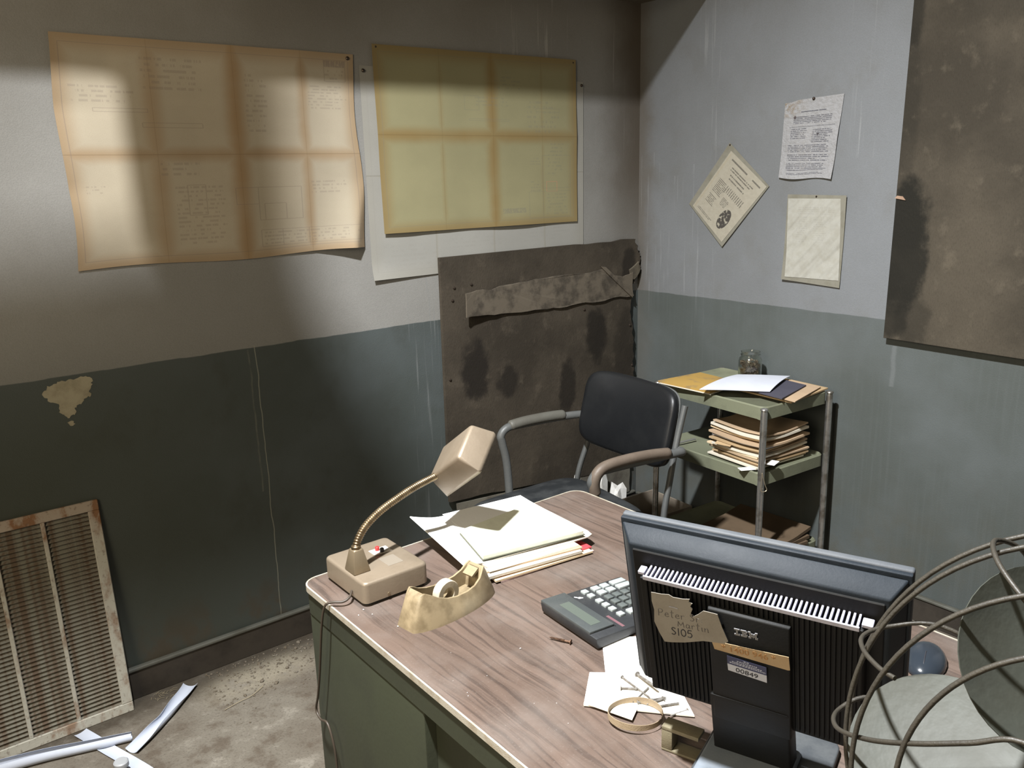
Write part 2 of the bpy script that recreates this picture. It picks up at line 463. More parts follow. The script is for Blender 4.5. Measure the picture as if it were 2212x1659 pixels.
def wall_sheet(name, corners, m, label, cat, depth_fn, nu=28, nv=18, axis='back', pins=(), edge_fn=None, group=None, thick=.0008):
    """paper pinned to a wall; depth_fn(u,v) = distance off the wall"""
    def f(u, v):
        a, z = bil(corners, u, v)
        if edge_fn:
            da, dz = edge_fn(u, v); a += da; z += dz
        d = depth_fn(u, v)
        return (a, YB-d, z) if axis == 'back' else (XR-d, a, z)
    bm = grid(f, nu, nv, thick)
    c = f(.5, .5); root = Vector((c[0], YB, c[2])) if axis == 'back' else Vector((XR, c[1], c[2]))
    for vtx in bm.verts: vtx.co -= root
    o = single(name, bm, m, label, cat, root, group=group, smooth=60)
    for a, z, r in pins:
        b = bmesh.new(); prof = [(r, 0), (r*1.0, .002), (r*.6, .005), (.0004, .0062)]
        if axis == 'back': M = Matrix.Translation((a-root.x, -.004, z-root.z)) @ Matrix.Rotation(rad(90), 4, 'X')
        else: M = Matrix.Translation((-.004, a-root.y, z-root.z)) @ Matrix.Rotation(rad(-90), 4, 'Y')
        lathe(b, prof, 10, M); obj('pin', b, M_pin, o)
    return o

def gauss(x, s): return math.exp(-(x/s)**2)
def fold(u, p, w): return max(0, 1-abs(u-p)/w)
def d1(u, v):
    w = .004 + .0035*(fold(u, .275, .13)+fold(u, .545, .13)+fold(u, .79, .1)) + .003*fold(v, .5, .2) + .002*mnoise.noise(Vector((u*5, v*4, 0)))
    if v < .36 and u > .80:   # lower right corner lifts to a ridge, then turns back to the wall
        k = 1-v/.36; ur = .952+.048*v/.36
        w += .030*k*((u-.80)/(ur-.80) if u < ur else max(0, 1-(u-ur)/(1.004-ur)))
    w += .010*max(0, .16-u)*abs(math.sin(v*9))/.16
    return w
def e1(u, v):
    da = 0
    if u > .9: da += (u-.9)/.1*(-.005*math.sin(v*3.1)*2+.02*gauss(v-.35, .22))
    if u < .1: da += (.1-u)/.1*.006*math.sin(v*7)
    dz = (.1-v)/.1*.005*math.sin(u*9) if v < .1 else 0
    return da, dz
wall_sheet('blueprint', ((.498, 1.909), (1.366, 1.906), (1.358, 1.303), (.489, 1.303)), M_blue1,
           'tan blueprint with brown fold stains and a curled lower right corner, pinned on back wall', 'blueprint', d1, 84, 36,
           pins=((1.345, 1.893, .006),), edge_fn=e1)
def d2(u, v):
    return .0085 + .006*max(0, .45-v)*(1+.9*math.sin(u*11+.6)) + .002*(fold(u, .285, .12)+fold(u, .535, .12)) + .003*fold(v, .535, .2) + .001*mnoise.noise(Vector((u*5, v*4, 3)))
wall_sheet('blueprint', ((1.433, 1.942), (2.316, 1.943), (2.318, 1.337), (1.435, 1.343)), M_blue2,
           'yellow blueprint with an orange fold cross, pinned over a white drawing', 'blueprint', d2, 48, 26,
           pins=((1.447, 1.934, .0055), (2.303, 1.932, .0055)))
def d3(u, v):
    return .0022 + .0012*(fold(u, .27, .1)+fold(u, .535, .1)+fold(u, .79, .1)) + (.010*max(0, .06-v)/.06*max(0, .3-u)/.3) + .0004*mnoise.noise(Vector((u*5, v*4, 6)))
wall_sheet('wall_drawing', ((1.386, 1.876), (2.361, 1.866), (2.356, 1.190), (1.385, 1.190)), M_blue3,
           'white drawing sheet showing below and beside the yellow blueprint', 'drawing', d3, 36, 24,
           pins=((1.398, 1.860, .006), (2.350, 1.852, .0055)))

# notices on the right wall; a = y there, running to the left of the picture as y grows
def note_fn(n):
    u, v = n.uv(); g = n.noise(u*16, v*20, 1.0, 4, .65); f = n.noise(u*150, v*200, 2.0, 2, .6)
    col = n.mix(g.step(.35, .7)*.45, (.288, .288, .2952), (.2232, .216, .2088))
    rust = ((u-.05).abs().step(.42, .0)*v.step(.74, .93)*g.step(.38, .62)).clamp()
    col = n.mix(rust*.75, col, (.175, .13, .075))
    hole = ((u-.20).abs()*1.0+(v-.78).abs()*1.0).step(.045, .01)
    col = n.mix(hole, col, (.05, .03, .02))
    hole = ((u-.64).abs()+(v-.555).abs()).step(.035, .012)
    col = n.mix(hole, col, (.06, .05, .05))
    T = textblock(n, u, v, .30, .80, .83, .855, 1, 3.0, .35, 40)
    for t in ((.18, .95, .69, .79, 5), (.15, .47, .50, .64, 6), (.54, .90, .45, .62, 8), (.12, .92, .33, .43, 5), (.12, .92, .22, .31, 4), (.12, .92, .10, .20, 5), (.14, .92, .05, .08, 2)):
        T = T.max(textblock(n, u, v, *t, seed=t[2]*40, dens=.42, wfreq=44))
    L = hline(u, v, .12, .93, .655, .004)
    col = n.mix((T*.85).max(L*.6), col, (.06, .06, .075))
    smear = (u-.42).abs().step(.22, .02)*v.inside(.1, .62)*g.step(.4, .6)
    col = n.mix(smear*.3, col, (.3, .29, .28))
    return dict(color=col, rough=.7, bump=(g, .006))
M_note = mat('printed_notice', note_fn, spec=.2)
def dn(u, v): return .003 + .030*max(0, .35-v)**1.6*(1+.5*math.sin(u*7)) + .004*gauss(v-.5, .2)*abs(math.sin(u*5)) + .006*max(0, .25-u)*v
def en(u, v):
    return (.0, -.010*max(0, .25-u)/.25*(v > .8)*(1-abs(u-.12)*4) - .004*math.sin(u*6)*(v < .1))
wall_sheet('notice', ((1.816, 1.748), (1.594, 1.757), (1.619, 1.481), (1.826, 1.490)), M_note,
           'white printed notice with a rust-stained corner and curled foot, highest on the right wall', 'paper', dn, 18, 22, 'right',
           pins=((1.705, 1.750, .0055),), edge_fn=en)
M_lam = dusty('old_laminate', (.1955, .187, .153), (.1318, .1232, .0892), .5, 20, .35)
def card_fn(n):
    u, v = n.uv(); g = n.noise(u*12, v*14, 5.0, 4, .6)
    col = n.mix(g.step(.35, .7)*.4, (.3145, .2932, .238), (.2635, .238, .187))
    T = textblock(n, u, v, .12, .62, .90, .95, 1, 1.0, .28, 60).max(textblock(n, u, v, .70, .95, .90, .945, 1, 2.0, .3, 60))
    for t in ((.22, .85, .79, .86, 2), (.28, .78, .73, .77, 1), (.30, .74, .68, .72, 1), (.14, .40, .40, .62, 9), (.14, .36, .22, .36, 6), (.44, .62, .34, .46, 6), (.1, .6, .05, .09, 2)):
        T = T.max(textblock(n, u, v, *t, seed=t[2]*29, dens=.42, wfreq=52))
    cols = (u*22).frac().inside(.2, .62)*u.inside(.36, .86)*v.inside(.52, .62)*n.noise(u*60, v*60, 2, 2, .5).gt(.40)
    gear = (((u-.73)*(u-.73)*1.6+(v-.24)*(v-.24)).lt(.024))*n.vor(u*19, v*23, 1.0).step(.78, .52)
    D = (T*.72).max(cols*.75).max(gear*1.0)
    col = n.mix(D, col, (.055, .05, .045))
    col = n.mix((u-.04).abs().step(.03, 0)*.5*v.lt(.97), col, (.3, .26, .18))
    return dict(color=col, rough=.45, bump=(g, .002))
M_card = mat('printed_card', card_fn, spec=.35)
def on_right(c, u, v, d): a, z = bil(c, u, v); return (XR-d, a, z)
def laminated(name, label, cat, outer, inner, m_in, bow, pins):
    o = wall_sheet(name, outer, M_lam, label, cat, lambda u, v: .003+bow(u, v), 10, 12, 'right', pins=pins, thick=.0008)
    bm = grid(lambda u, v: on_right(inner, u, v, .0042+bow(u, v)), 10, 12, .0004)
    for vt in bm.verts: vt.co -= o.location
    obj('printed_sheet', bm, m_in, o, 60)
# diamond: its own top edge is the upper right side; TL is the top corner
laminated('hanging_card', 'cream printed card in laminate hanging diamond-wise on the right wall', 'card',
          ((2.048, 1.620), (1.866, 1.460), (2.065, 1.231), (2.236, 1.393)), ((2.040, 1.590), (1.876, 1.458), (2.066, 1.250), (2.216, 1.386)), M_card,
          lambda u, v: .004*u*(1-v)+.001, ((2.046, 1.612, .003),))
def plain_fn(n):
    u, v = n.uv(); g = n.noise(u*7, v*9, 8.0, 4, .6)
    col = n.mix(g.step(.35, .7)*.5, (.345, .340, .305), (.2635, .2507, .204))
    T = textblock(n, u, v, .2, .9, .80, .90, 4, 3.0, .45, 40)
    for t in ((.18, .42, .45, .78, 12), (.5, .75, .45, .78, 12)): T = T.max(textblock(n, u, v, *t, seed=t[0]*51, dens=.5, wfreq=44))
    col = n.mix(T*.22, col, (.2, .19, .17))
    return dict(color=col, rough=(g*.3+.12), bump=((u*.8-v*1.0+(g-.5)*.35)*9.0, .0)) if False else dict(color=col, rough=(g*.3+.16), bump=(n.noise(u*3.0-v*4.0, u*1.2, 1.0, 2, .5), .02))
M_plain = mat('laminated_sheet', plain_fn, spec=.6)
laminated('laminated_sheet', 'laminated cream sheet with a curled-up foot, lowest of the papers on right wall', 'paper',
          ((1.786, 1.431), (1.557, 1.428), (1.562, 1.115), (1.791, 1.128)), ((1.783, 1.417), (1.577, 1.417), (1.566, 1.140), (1.776, 1.139)), M_plain,
          lambda u, v: .002+.020*max(0, .25-v)**1.3*(1-.5*u)+.004*gauss(u-v, .25), ((1.672, 1.424, .0035),))

# ------------------------------------------------------------------ dark boards
def board_fn(scale, base, dark, stains, zoff=0.0):
    def fn(n):
        x, y, z = n.obj(); a = x+y
        big = n.noise(a*2.4*scale, 1.0, z*2.4*scale, 5, .62); med = n.noise(a*14, 2.0, z*12, 5, .62)
        gr = n.noise(a*300, 3.0, z*90, 3, .65)
        col = n.mix(big.step(.36, .62)*.9, tuple(c*1.12 for c in base), tuple(c*.60 for c in base))
        col = n.mix(med.step(.54, .72)*.5, col, tuple(c*1.75 for c in base))
        for sx, sz, rx, rz, k in stains:
            dd = ((a-sx)*(1/rx))*((a-sx)*(1/rx)) + ((z-(sz+zoff))*(1/rz))*((z-(sz+zoff))*(1/rz)) + (med-.5)*2.4 + (big-.5)*1.4
            col = n.mix(dd.step(1.15, .35)*k, col, dark)
        col = n.mix((gr-.5).clamp()*1.6, col, tuple(c*.35 for c in base))
        return dict(color=col, rough=.8, bump=(gr*.5+med, .003))
    return fn
M_board = mat('grimy_hardboard', board_fn(1.0, (.056, .046, .034), (.017, .014, .011), ((-.39, .02, .075, .13, .95), (-.24, -.05, .06, .07, .85), (.07, -.13, .05, .13, .85), (.235, .06, .07, .12, .9), (.43, .33, .05, .08, .8), (.42, -.05, .10, .22, .5)), .8), spec=.2)
M_strip = dusty('torn_strip', (.115, .095, .07), (.045, .037, .027), .95, 16, .85)
M_edge = dusty('broken_board_edge', (.10, .085, .06), (.05, .04, .03), .7, 30, .9)
bx, bz = 2.15, .80
t = thing('panel_board', 'grimy brown hardboard with a torn ragged right edge, leaning in the corner', 'board', (bx, YB, 0))
pts = [(1.640, .325), (1.78, .318), (1.95, .300), (2.12, .285), (2.284, .262), (2.46, .250), (2.628, .240), (2.640, .40), (2.622, .47), (2.634, .55), (2.618, .60),
       (2.640, .68), (2.628, .77), (2.634, .82), (2.616, .92), (2.624, 1.01), (2.612, 1.03), (2.650, 1.085), (2.665, 1.12), (2.668, 1.17), (2.655, 1.215), (2.640, 1.246), (2.30, 1.247), (1.644, 1.247)]
Mt = Matrix.Translation((0, 0, 0)) @ Matrix.Rotation(rad(90), 4, 'X')
def shift(p, dx=bx): return [(x-dx, z) for x, z in p]
rg = []
for i, p in enumerate(pts):
    q = pts[(i+1) % len(pts)]; a, b = Vector(p), Vector(q)
    nn = 5 if 5 < i < 22 else 3
    for k in range(nn):
        c = a.lerp(b, k/nn)
        if 4 < i < 22 and k: c += Vector((random.uniform(-.008, .006), random.uniform(-.005, .005)))
        elif k and i < 6: c += Vector((0, random.uniform(-.003, .003)))
        rg.append((c.x, c.y))
o = obj('panel', prism(bmesh.new(), shift(rg), .006, .020, Matrix.Translation((0, -.004, 0)) @ Mt), M_board, t, 0)
for vtx in o.data.vertices: vtx.co.z -= .0     # keeps wall coordinates
M_off = Matrix.Translation((0, 0, 0))
sp = [(1.730, 1.113), (1.82, 1.118), (1.86, 1.112), (1.90, 1.122), (2.0, 1.126), (2.12, 1.130), (2.25, 1.133), (2.34, 1.128), (2.437, 1.137), (2.47, 1.115), (2.56, 1.095),
      (2.616, 1.108), (2.612, 1.05), (2.622, 1.006), (2.5, 1.012), (2.42, 1.004), (2.3, 1.010), (2.2, 1.004), (2.1, 1.010), (2.0, 1.010), (1.90, 1.018), (1.80, 1.022), (1.729, 1.026)]
def strip_mesh():
    bm = prism(bmesh.new(), shift(ragged(sp, .0025, 3, 9)), .025, .031, Mt)
    for v in bm.verts:   # the left end bends off the board
        k = max(0, -.18-v.co.x)/.24; v.co.y -= .022*k*k + .003*abs(math.sin(v.co.x*17))
    return bm
obj('torn_strip', strip_mesh(), M_strip, t, 0)
obj('torn_flap', prism(bmesh.new(), shift([(2.42, 1.150), (2.45, 1.145), (2.60, 1.030), (2.612, 1.000), (2.585, 1.020), (2.50, 1.085)]), .033, .038, Mt), M_strip, t, 0)
obj('torn_flap', prism(bmesh.new(), shift(ragged([(2.60, 1.12), (2.655, 1.15), (2.662, 1.115), (2.64, 1.085), (2.61, 1.07)], .004, 3, 4)), .022, .032, Mt), M_edge, t, 0)
for px, pz in ((1.70, 1.135), (1.776, 1.140), (1.665, .80), (1.69, 1.09), (2.34, .98), (2.61, .88), (2.625, .70)):
    b = lathe(bmesh.new(), [(.006, 0), (.005, .003), (.001, .005)], 8, Matrix.Translation((px-bx, -.024, pz)) @ Matrix.Rotation(rad(90), 4, 'X'))
    obj('nail_head', b, M_pin, t)
# a lower torn layer below the panel
M_card2 = dusty('pale_board', (.13, .12, .095), (.065, .055, .042), .8, 11, .85)
lw = [(1.672, .245), (1.70, .20), (1.73, .215), (1.76, .17), (1.83, .19), (1.95, .13), (2.05, .11), (2.62, .11), (2.62, .235), (2.1, .275), (1.672, .31)]
obj('lower_layer', prism(bmesh.new(), shift(ragged(lw, .004, 3, 6)), .016, .021, Mt), M_card2, t, 0)

M_hang = mat('stained_brown_board', board_fn(.8, (.062, .052, .038), (.013, .012, .009), ((.025, -.09, .075, .13, 1.0), (.03, -.24, .085, .15, .95), (.045, -.37, .06, .13, .8), (.05, .22, .045, .25, .4), (.07, .52, .05, .14, .7), (-.22, .55, .2, .1, .3), (-.02, -.42, .06, .1, .5))), spec=.2)
t = thing('hanging_board', 'large dark stained brown board hung on the right wall at picture edge', 'board', (XR, 1.28, 1.45))
bm = bmesh.new()
box(bm, (-.030, -.75, -.482), (-.012, .095, .80), .0015)
for v in bm.verts:
    v.co.y += -.012*(v.co.z-.0)*.6
    if v.co.z < -.4: v.co.z += (v.co.y-.1)*.015
obj('panel', bm, M_hang, t, 0)
M_batten = dusty('batten_wood', (.13, .10, .07), (.06, .045, .03), .6, 12, .8)
for z in (-.30, .45): obj('batten', box(bmesh.new(), (-.013, -.7, z), (-.0005, .02, z+.06), .001), M_batten, t, 0)
obj('torn_splinter', prism(bmesh.new(), [(0, 0), (.035, .006), (.028, .014), (.010, .012)], 0, .003, Matrix.Translation((-.034, .062, -.035)) @ Matrix.Rotation(rad(90), 4, 'Z') @ Matrix.Rotation(rad(90), 4, 'X')), dusty('raw_splinter', (.30, .2, .14), (.2, .12, .08), .5, 30, .8), t, 0)

# ------------------------------------------------------------------ vent grille leaning on the back wall
def rust_fn(n):
    x, y, z = n.obj(); a = n.noise(x*16, y*16, z*9, 5, .65); f = n.noise(x*90, y*90, z*90, 3, .6)
    k = a.step(.47, .66); up = z.step(.50, .66)
    col = n.mix((k*.8+up*.5).clamp(), (.42, .405, .345), (.19, .098, .048))
    col = n.mix(f.step(.55, .7)*.5, col, (.09, .055, .035))
    return dict(color=col, rough=.75, bump=(f, .001))
M_rust = mat('rusty_cream_enamel', rust_fn, spec=.3)
def slat_fn(n):
    x, y, z = n.obj(); i = n.coord('Generated'); a = n.noise(x*40, y*30, z*30, 4, .6)
    return dict(color=n.mix(a.step(.42, .62)*.8, (.165, .155, .122), (.085, .050, .028)), rough=.75)
M_slat = mat('rusty_slat', slat_fn, spec=.3)
tilt = math.atan2(.058, .655)
t = thing('vent_grille', 'rusty cream metal return-air grille leaning against the back wall', 'vent grille', (.18, 2.444, 0))
t.rotation_euler = (-tilt, 0, 0)
GW, GH, FR = .268, .660, .030
bm = bmesh.new()
for lo, hi in (((-GW, 0, 0), (GW, .010, FR)), ((-GW, 0, GH-FR), (GW, .010, GH)), ((-GW, 0, FR), (-GW+FR, .010, GH-FR)), ((GW-FR, 0, FR), (GW, .010, GH-FR))):
    box(bm, lo, hi, .002, 1)
box(bm, (-GW+.012, .010, .012), (GW-.012, .026, .016)); box(bm, (-GW+.012, .010, GH-.016), (GW-.012, .026, GH-.012))
obj('frame', bm, M_rust, t, 0)
xs = [-GW+FR, -.124, 0.0, .122, GW-FR]
for i in (1, 2, 3): obj('mullion', box(bmesh.new(), (xs[i]-.0055, .001, FR), (xs[i]+.0055, .014, GH-FR), .0015, 1), M_rust, t, 0)
NS = 47; first = {}
for ci in range(4):
    x0, x1 = xs[ci], xs[ci+1]
    me = None
    for k in range(NS):
        zc = FR+(k+.5)*(GH-2*FR)/NS
        if me is None:
            so = obj('slat', box(bmesh.new(), (x0, -.0079, -.0006), (x1, .0079, .0006)), M_slat, t, 0); me = so
        else: so = copy(me, t)
        so.location = (0, .010, zc); so.rotation_euler = (rad(47), 0, 0)
M_dark = mat('dark_duct', color=(.012, .012, .010), rough=.9)
# ------------------------------------------------------------------ white paper scraps on the floor
def white_paper(c=(.46, .495, .57)):
    def fn(n):
        x, y, z = n.obj(); g = n.noise(x*30, y*30, z*30, 3, .6)
        return dict(color=n.mix(g.step(.4, .7)*.25, c, tuple(k*.86 for k in c)), rough=.7)
    return fn
M_white = mat('white_paper', white_paper(), spec=.25)
def rolled(path, wid, curl, name, label, cat='paper'):
    """a strip rolled lengthwise into a partial tube; wid(t) radius, curl(t) = open angle"""
    P = smooth_path(path, 6); n = len(P)-1
    def f(u, v):
        i = min(int(u*n+.5), n); p = P[i]; tan = (P[min(i+1, n)]-P[max(i-1, 0)]).normalized()
        side = tan.cross(Vector((0, 0, 1))).normalized(); up = side.cross(tan)
        r = wid(u); c = curl(u); a = (v-.5)*c
        return p + side*(r*math.sin(a)) + up*(r-r*math.cos(a)) if c < 2.2 else p + side*(r*math.sin(a)) + up*(r - r*math.cos(a))
    bm = grid(f, n, 14, .0006)
    zmin = min(v.co.z for v in bm.verts); c = P[n//2].copy(); c.z = zmin
    for v in bm.verts: v.co -= c
    return single(name, bm, M_white, label, cat, (c.x, c.y, .001), smooth=60)
rolled([(.404, 2.300, .0), (.30, 2.332, .0), (.19, 2.368, .0), (.08, 2.392, .0), (-.02, 2.41, 0)], lambda u: .0125+.009*u, lambda u: 5.6-1.2*u, 'paper_roll', 'white paper rolled into a narrow tube, lying across another strip')
rolled([(.297, 2.432, 0), (.318, 2.37, 0), (.340, 2.30, 0), (.375, 2.20, 0), (.40, 2.12, 0), (.42, 2.02, 0)], lambda u: .05, lambda u: .75, 'paper_strip', 'flat white paper strip on the floor, passing under the paper tube')
rolled([(.618, 2.455, .0), (.575, 2.405, 0), (.51, 2.335, 0), (.45, 2.285, 0), (.388, 2.243, 0)], lambda u: .014+.034*abs(u-.55)**1.3, lambda u: 1.7+2.6*gauss(u-.55, .28), 'paper_strip', 'twisted white paper strip lying alone on the dirty floor')
bm = lathe(bmesh.new(), [(.004, 0), (.018, 0), (.019, .002), (.019, .014), (.016, .017), (.004, .017)], 20)
single('bottle_cap', bm, mat('grey_plastic', color=(.33, .34, .35), rough=.45), 'small grey round cap on the paper strip at bottom picture edge', 'cap', (.345, 2.165, .028))

# floor dirt
def pebble(rnd, s):
    b = bmesh.new(); bmesh.ops.create_icosphere(b, subdivisions=1, radius=s)
    for v in b.verts: v.co *= rnd.uniform(.6, 1.2); v.co.z *= .6
    return b
rnd = random.Random(4); bm = bmesh.new()
for i in range(420):
    x = rnd.uniform(.66, 1.12); y = 2.485-abs(rnd.gauss(0, .13)); s = rnd.uniform(.0012, .0045)*(1 if rnd.random() < .9 else 1.9)
    put_mesh(bm, pebble(rnd, s), Matrix.Translation((x, y, s*.3)))
tag(obj('rubble', bm, dusty('rubble_crumbs', (.10, .08, .055), (.19, .17, .14), .7, 60, .9), None, 0), 'dirt crumbs and plaster bits along the baseboard', 'rubble', kind='stuff')
bm = tube(bmesh.new(), smooth_path([(.655, 2.262, .003), (.70, 2.27, .005), (.745, 2.277, .004), (.79, 2.30, .006)], 4), .0009, 6)
c = Vector((.72, 2.27, 0))
for v in bm.verts: v.co -= c
single('straw', bm, dusty('dry_straw', (.30, .25, .16), (.2, .16, .09), .5, 30, .7), 'thin dry straw lying on the floor left of the desk', 'straw', c)
bm = bmesh.new(); rnd = random.Random(11)
for i in range(16):
    a = rnd.uniform(0, 6.3); x = rnd.uniform(.50, .56); y = rnd.uniform(2.44, 2.48); l = rnd.uniform(.01, .03)
    tube(bm, [(x, y, .002), (x+l*.5*math.cos(a), y+l*.5*math.sin(a), .006), (x+l*math.cos(a), y+l*math.sin(a), .003)], .0004, 4)
tag(obj('dry_grass', bm, bpy.data.materials['dry_straw'], None, 0), 'wisps of dry grass by the baseboard', 'dry grass', kind='stuff')

# ------------------------------------------------------------------ desk
DZ = .74
def wood_fn(n):
    x, y, z = n.obj()
    warp = n.noise(x*5, y*1.3, 1.0, 4, .6)
    g1 = n.noise(x*95+warp*8, y*3.2, 2.0, 5, .62); g2 = n.noise(x*22+warp*3, y*1.1, 5.0, 3, .6)
    dust = n.noise(x*6, y*6, 9.0, 5, .6); gr = n.noise(x*300, y*300, 3.0, 2, .6)
    col = n.mix(g2.step(.35, .65), (.118, .082, .064), (.082, .056, .043))
    col = n.mix(g1.step(.47, .66)*.75, col, (.036, .024, .019))
    col = n.mix(dust.step(.40, .72)*.34+.04, col, (.185, .162, .145))
    scr = (y-.985-(x-.62)*.55+(warp-.5)*.05).abs().step(.004, .0)*x.inside(.655, .80)
    col = n.mix(scr*.45, col, (.5, .46, .42))
    scr = (y-.885+(x-.78)*.1).abs().step(.02, .0)*(x-.655).abs().step(.05, .01)
    col = n.mix(scr*.4, col, (.48, .45, .43))
    ring = (((x-.80)*(x-.80)+(y-.875)*(y-.875)).pw(.5)-.075).abs().step(.0016, .0004)*dust.step(.4, .5)
    col = n.mix(ring*.5, col, (.5, .42, .36))
    col = n.mix((gr-.60).clamp()*.8, col, (.4, .37, .34))
    return dict(color=col, rough=(dust*.3+.30), bump=(g1, .0005))
M_wood = mat('walnut_laminate', wood_fn, spec=.4)
M_band = dusty('worn_edge_band', (.372, .341, .279), (.272, .224, .16), .8, 40, .6)
M_green = dusty('olive_steel', (.032, .036, .021), (.024, .026, .016), .6, 7, .55)
t = thing('desk', 'steel office desk with wood-grain top, pale edge band and olive green pedestal', 'desk', (.99, .725, 0))
DX0, DX1, DY0, DY1 = .609, 1.371, -.035, 1.488
lo, hi = (DX0-.99, DY0-.725), (DX1-.99, DY1-.725)
obj('desktop', vbox(bmesh.new(), (lo[0]+.0035, lo[1]+.0035, DZ-.012), (hi[0]-.0035, hi[1]-.0035, DZ), .030, 6), M_wood, t, 30)
def ringbar(out, inn, z0, z1):
    bm = bmesh.new(); n = len(out); L = [[bm.verts.new((x, y, z)) for x, y in P] for P, z in ((out, z0), (out, z1), (inn, z1), (inn, z0))]
    for a in range(4):
        A, B = L[a], L[(a+1) % 4]
        for i in range(n): bm.faces.new((A[i], A[(i+1) % n], B[(i+1) % n], B[i]))
    return bm
def rrect(x0, y0, x1, y1, r, k=6):
    out = []
    for cx, cy, a0 in ((x1-r, y1-r, 0), (x0+r, y1-r, 90), (x0+r, y0+r, 180), (x1-r, y0+r, 270)):
        out += [(cx+r*math.cos(rad(a0+90*i/k)), cy+r*math.sin(rad(a0+90*i/k))) for i in range(k+1)]
    return out
obj('edge_band', ringbar(rrect(*lo, *hi, .034), rrect(lo[0]+.0033, lo[1]+.0033, hi[0]-.0033, hi[1]-.0033, .031), DZ-.0115, DZ+.0008), M_band, t, 30)
obj('steel_apron', vbox(bmesh.new(), (lo[0]+.004, lo[1]+.004, DZ-.0605), (hi[0]-.004, hi[1]-.004, DZ-.0125), .028, 5), M_green, t, 30)
px0, px1 = .6145-.99, 1.3655-.99
obj('end_pedestal', box(bmesh.new(), (px0, 1.040-.725, .06), (px1, 1.466-.725, DZ-.061), .004, 2), M_green, t, 30)
obj('kick_base', box(bmesh.new(), (px0+.02, 1.08-.725, 0), (px1-.02, 1.45-.725, .059), .002, 1), M_green, t, 30)
bm = box(bmesh.new(), (px0+.020, .42-.725, .12), (px0+.038, 1.039-.725, DZ-.061), .003, 2)
obj('modesty_panel', bm, M_green, t, 30)
obj('near_pedestal', box(bmesh.new(), (px0, -.02-.725, .06), (px1, .419-.725, DZ-.061), .004, 2), M_green, t, 30)
obj('kick_base', box(bmesh.new(), (px0+.02, 0-.725, 0), (px1-.02, .40-.725, .059), .002, 1), M_green, t, 30)

# ------------------------------------------------------------------ desk lamp
M_lamp = dusty('champagne_enamel', (.245, .198, .145), (.172, .134, .092), .45, 14, .38, .35, .0002, .5)
M_lampd = dusty('bronze_enamel', (.235, .185, .12), (.165, .125, .08), .45, 20, .35, .5, .0002, .5)
M_brass = mat('aged_brass', lambda n: dict(color=n.mix(n.noise(*[c*30 for c in n.obj()]).step(.4, .65), (.27, .205, .125), (.165, .12, .07)), rough=.34), metal=.85)
LX, LY = .728, 1.385
t = thing('desk_lamp', 'beige gooseneck desk lamp with two push buttons on its base', 'lamp', (LX, LY, DZ+.001))
bm = vbox(bmesh.new(), (-.072, -.082, .006), (.072, .082, .048), .012, 4, .006)
obj('lamp_base', bm, M_lamp, t, 40)
obj('foot_rim', vbox(bmesh.new(), (-.068, -.078, 0), (.068, .078, .006), .012, 4), mat('black_rubber', color=(.02, .018, .016), rough=.8), t, 40)
sx, sy = .678-LX, 1.366-LY
def pyr(b0, b1, z0, z1): return [(sx-b0, sy-b0*1.15, z0), (sx+b0, sy-b0*1.15, z0), (sx+b0, sy+b0*1.15, z0), (sx-b0, sy+b0*1.15, z0), (sx-b1, sy-b1, z1), (sx+b1, sy-b1, z1), (sx+b1, sy+b1, z1), (sx-b1, sy+b1, z1)]
obj('neck_socket', hexa(bmesh.new(), pyr(.0185, .0105, .048, .094), .003), M_lampd, t, 40)
obj('collar', lathe(bmesh.new(), [(.0095, .090), (.0095, .099), (.007, .101)], 16, Matrix.Translation((sx, sy, 0))), M_brass, t, 40)
NE = Vector((.914, 1.434, .9050))
path = smooth_path([(.678, 1.366, .835), (.682, 1.368, .857), (.700, 1.375, .878), (.735, 1.386, .893), (.785, 1.399, .9015), (.845, 1.415, .9055), tuple(NE)], 30)
path = smooth_path([(.678, 1.366, .835), (.686, 1.369, .850), (.708, 1.377, .868), (.745, 1.388, .883), (.790, 1.400, .893), (.845, 1.415, .9015), tuple(NE)], 30)
org = Vector((LX, LY, DZ))
L = [0]
for a, b in zip(path, path[1:]): L.append(L[-1]+(b-a).length)
tot = L[-1]; NP = 430; pp = []; j = 0
for i in range(NP+1):
    s = tot*i/NP
    while j < len(L)-2 and L[j+1] < s: j += 1
    pp.append(path[j].lerp(path[j+1], (s-L[j])/max(1e-9, L[j+1]-L[j]))-org)
obj('gooseneck', tube(bmesh.new(), pp, [.0068+.0013*abs(math.sin(math.pi*i/8)) for i in range(NP+1)], 12), M_brass, t, 60)
V0 = Vector((.9085, 1.3455, .971)); E1 = Vector((-.0066, .1045, -.0750)); E2 = Vector((.067, .039, .049)); E3 = Vector((.034, -.020, -.031))
def hp(a, b, c): return V0 + E1*a + E2*b + E3*c - org
def shade_mesh():
    b = bmesh.new(); fl = .10
    A = [b.verts.new(hp(*q)) for q in ((0, 0, 0), (1, 0, 0), (1, 1, 0), (0, 1, 0))]
    B = [b.verts.new(hp(*q)) for q in ((-fl*.6, -fl*.6, 1.0), (1+fl, -fl*.6, 1.0), (1+fl, 1+fl, 1.0), (-fl*.6, 1+fl*.8, 1.0))]
    D = [b.verts.new(hp(*q)) for q in ((-fl*.7, -fl*.7, 1.16), (1+fl*1.1, -fl*.7, 1.16), (1+fl*1.1, 1+fl*1.1, 1.16), (-fl*.7, 1+fl*.9, 1.16))]
    b.faces.new(A)
    for P, Q in ((A, B), (B, D)):
        for i in range(4): b.faces.new((P[i], P[(i+1) % 4], Q[(i+1) % 4], Q[i]))
    be = [e for e in b.edges if not e.is_boundary and not (e.verts[0] in B and e.verts[1] in B)]
    bmesh.ops.bevel(b, geom=be, offset=.008, segments=4, profile=.5, affect='EDGES')
    return b
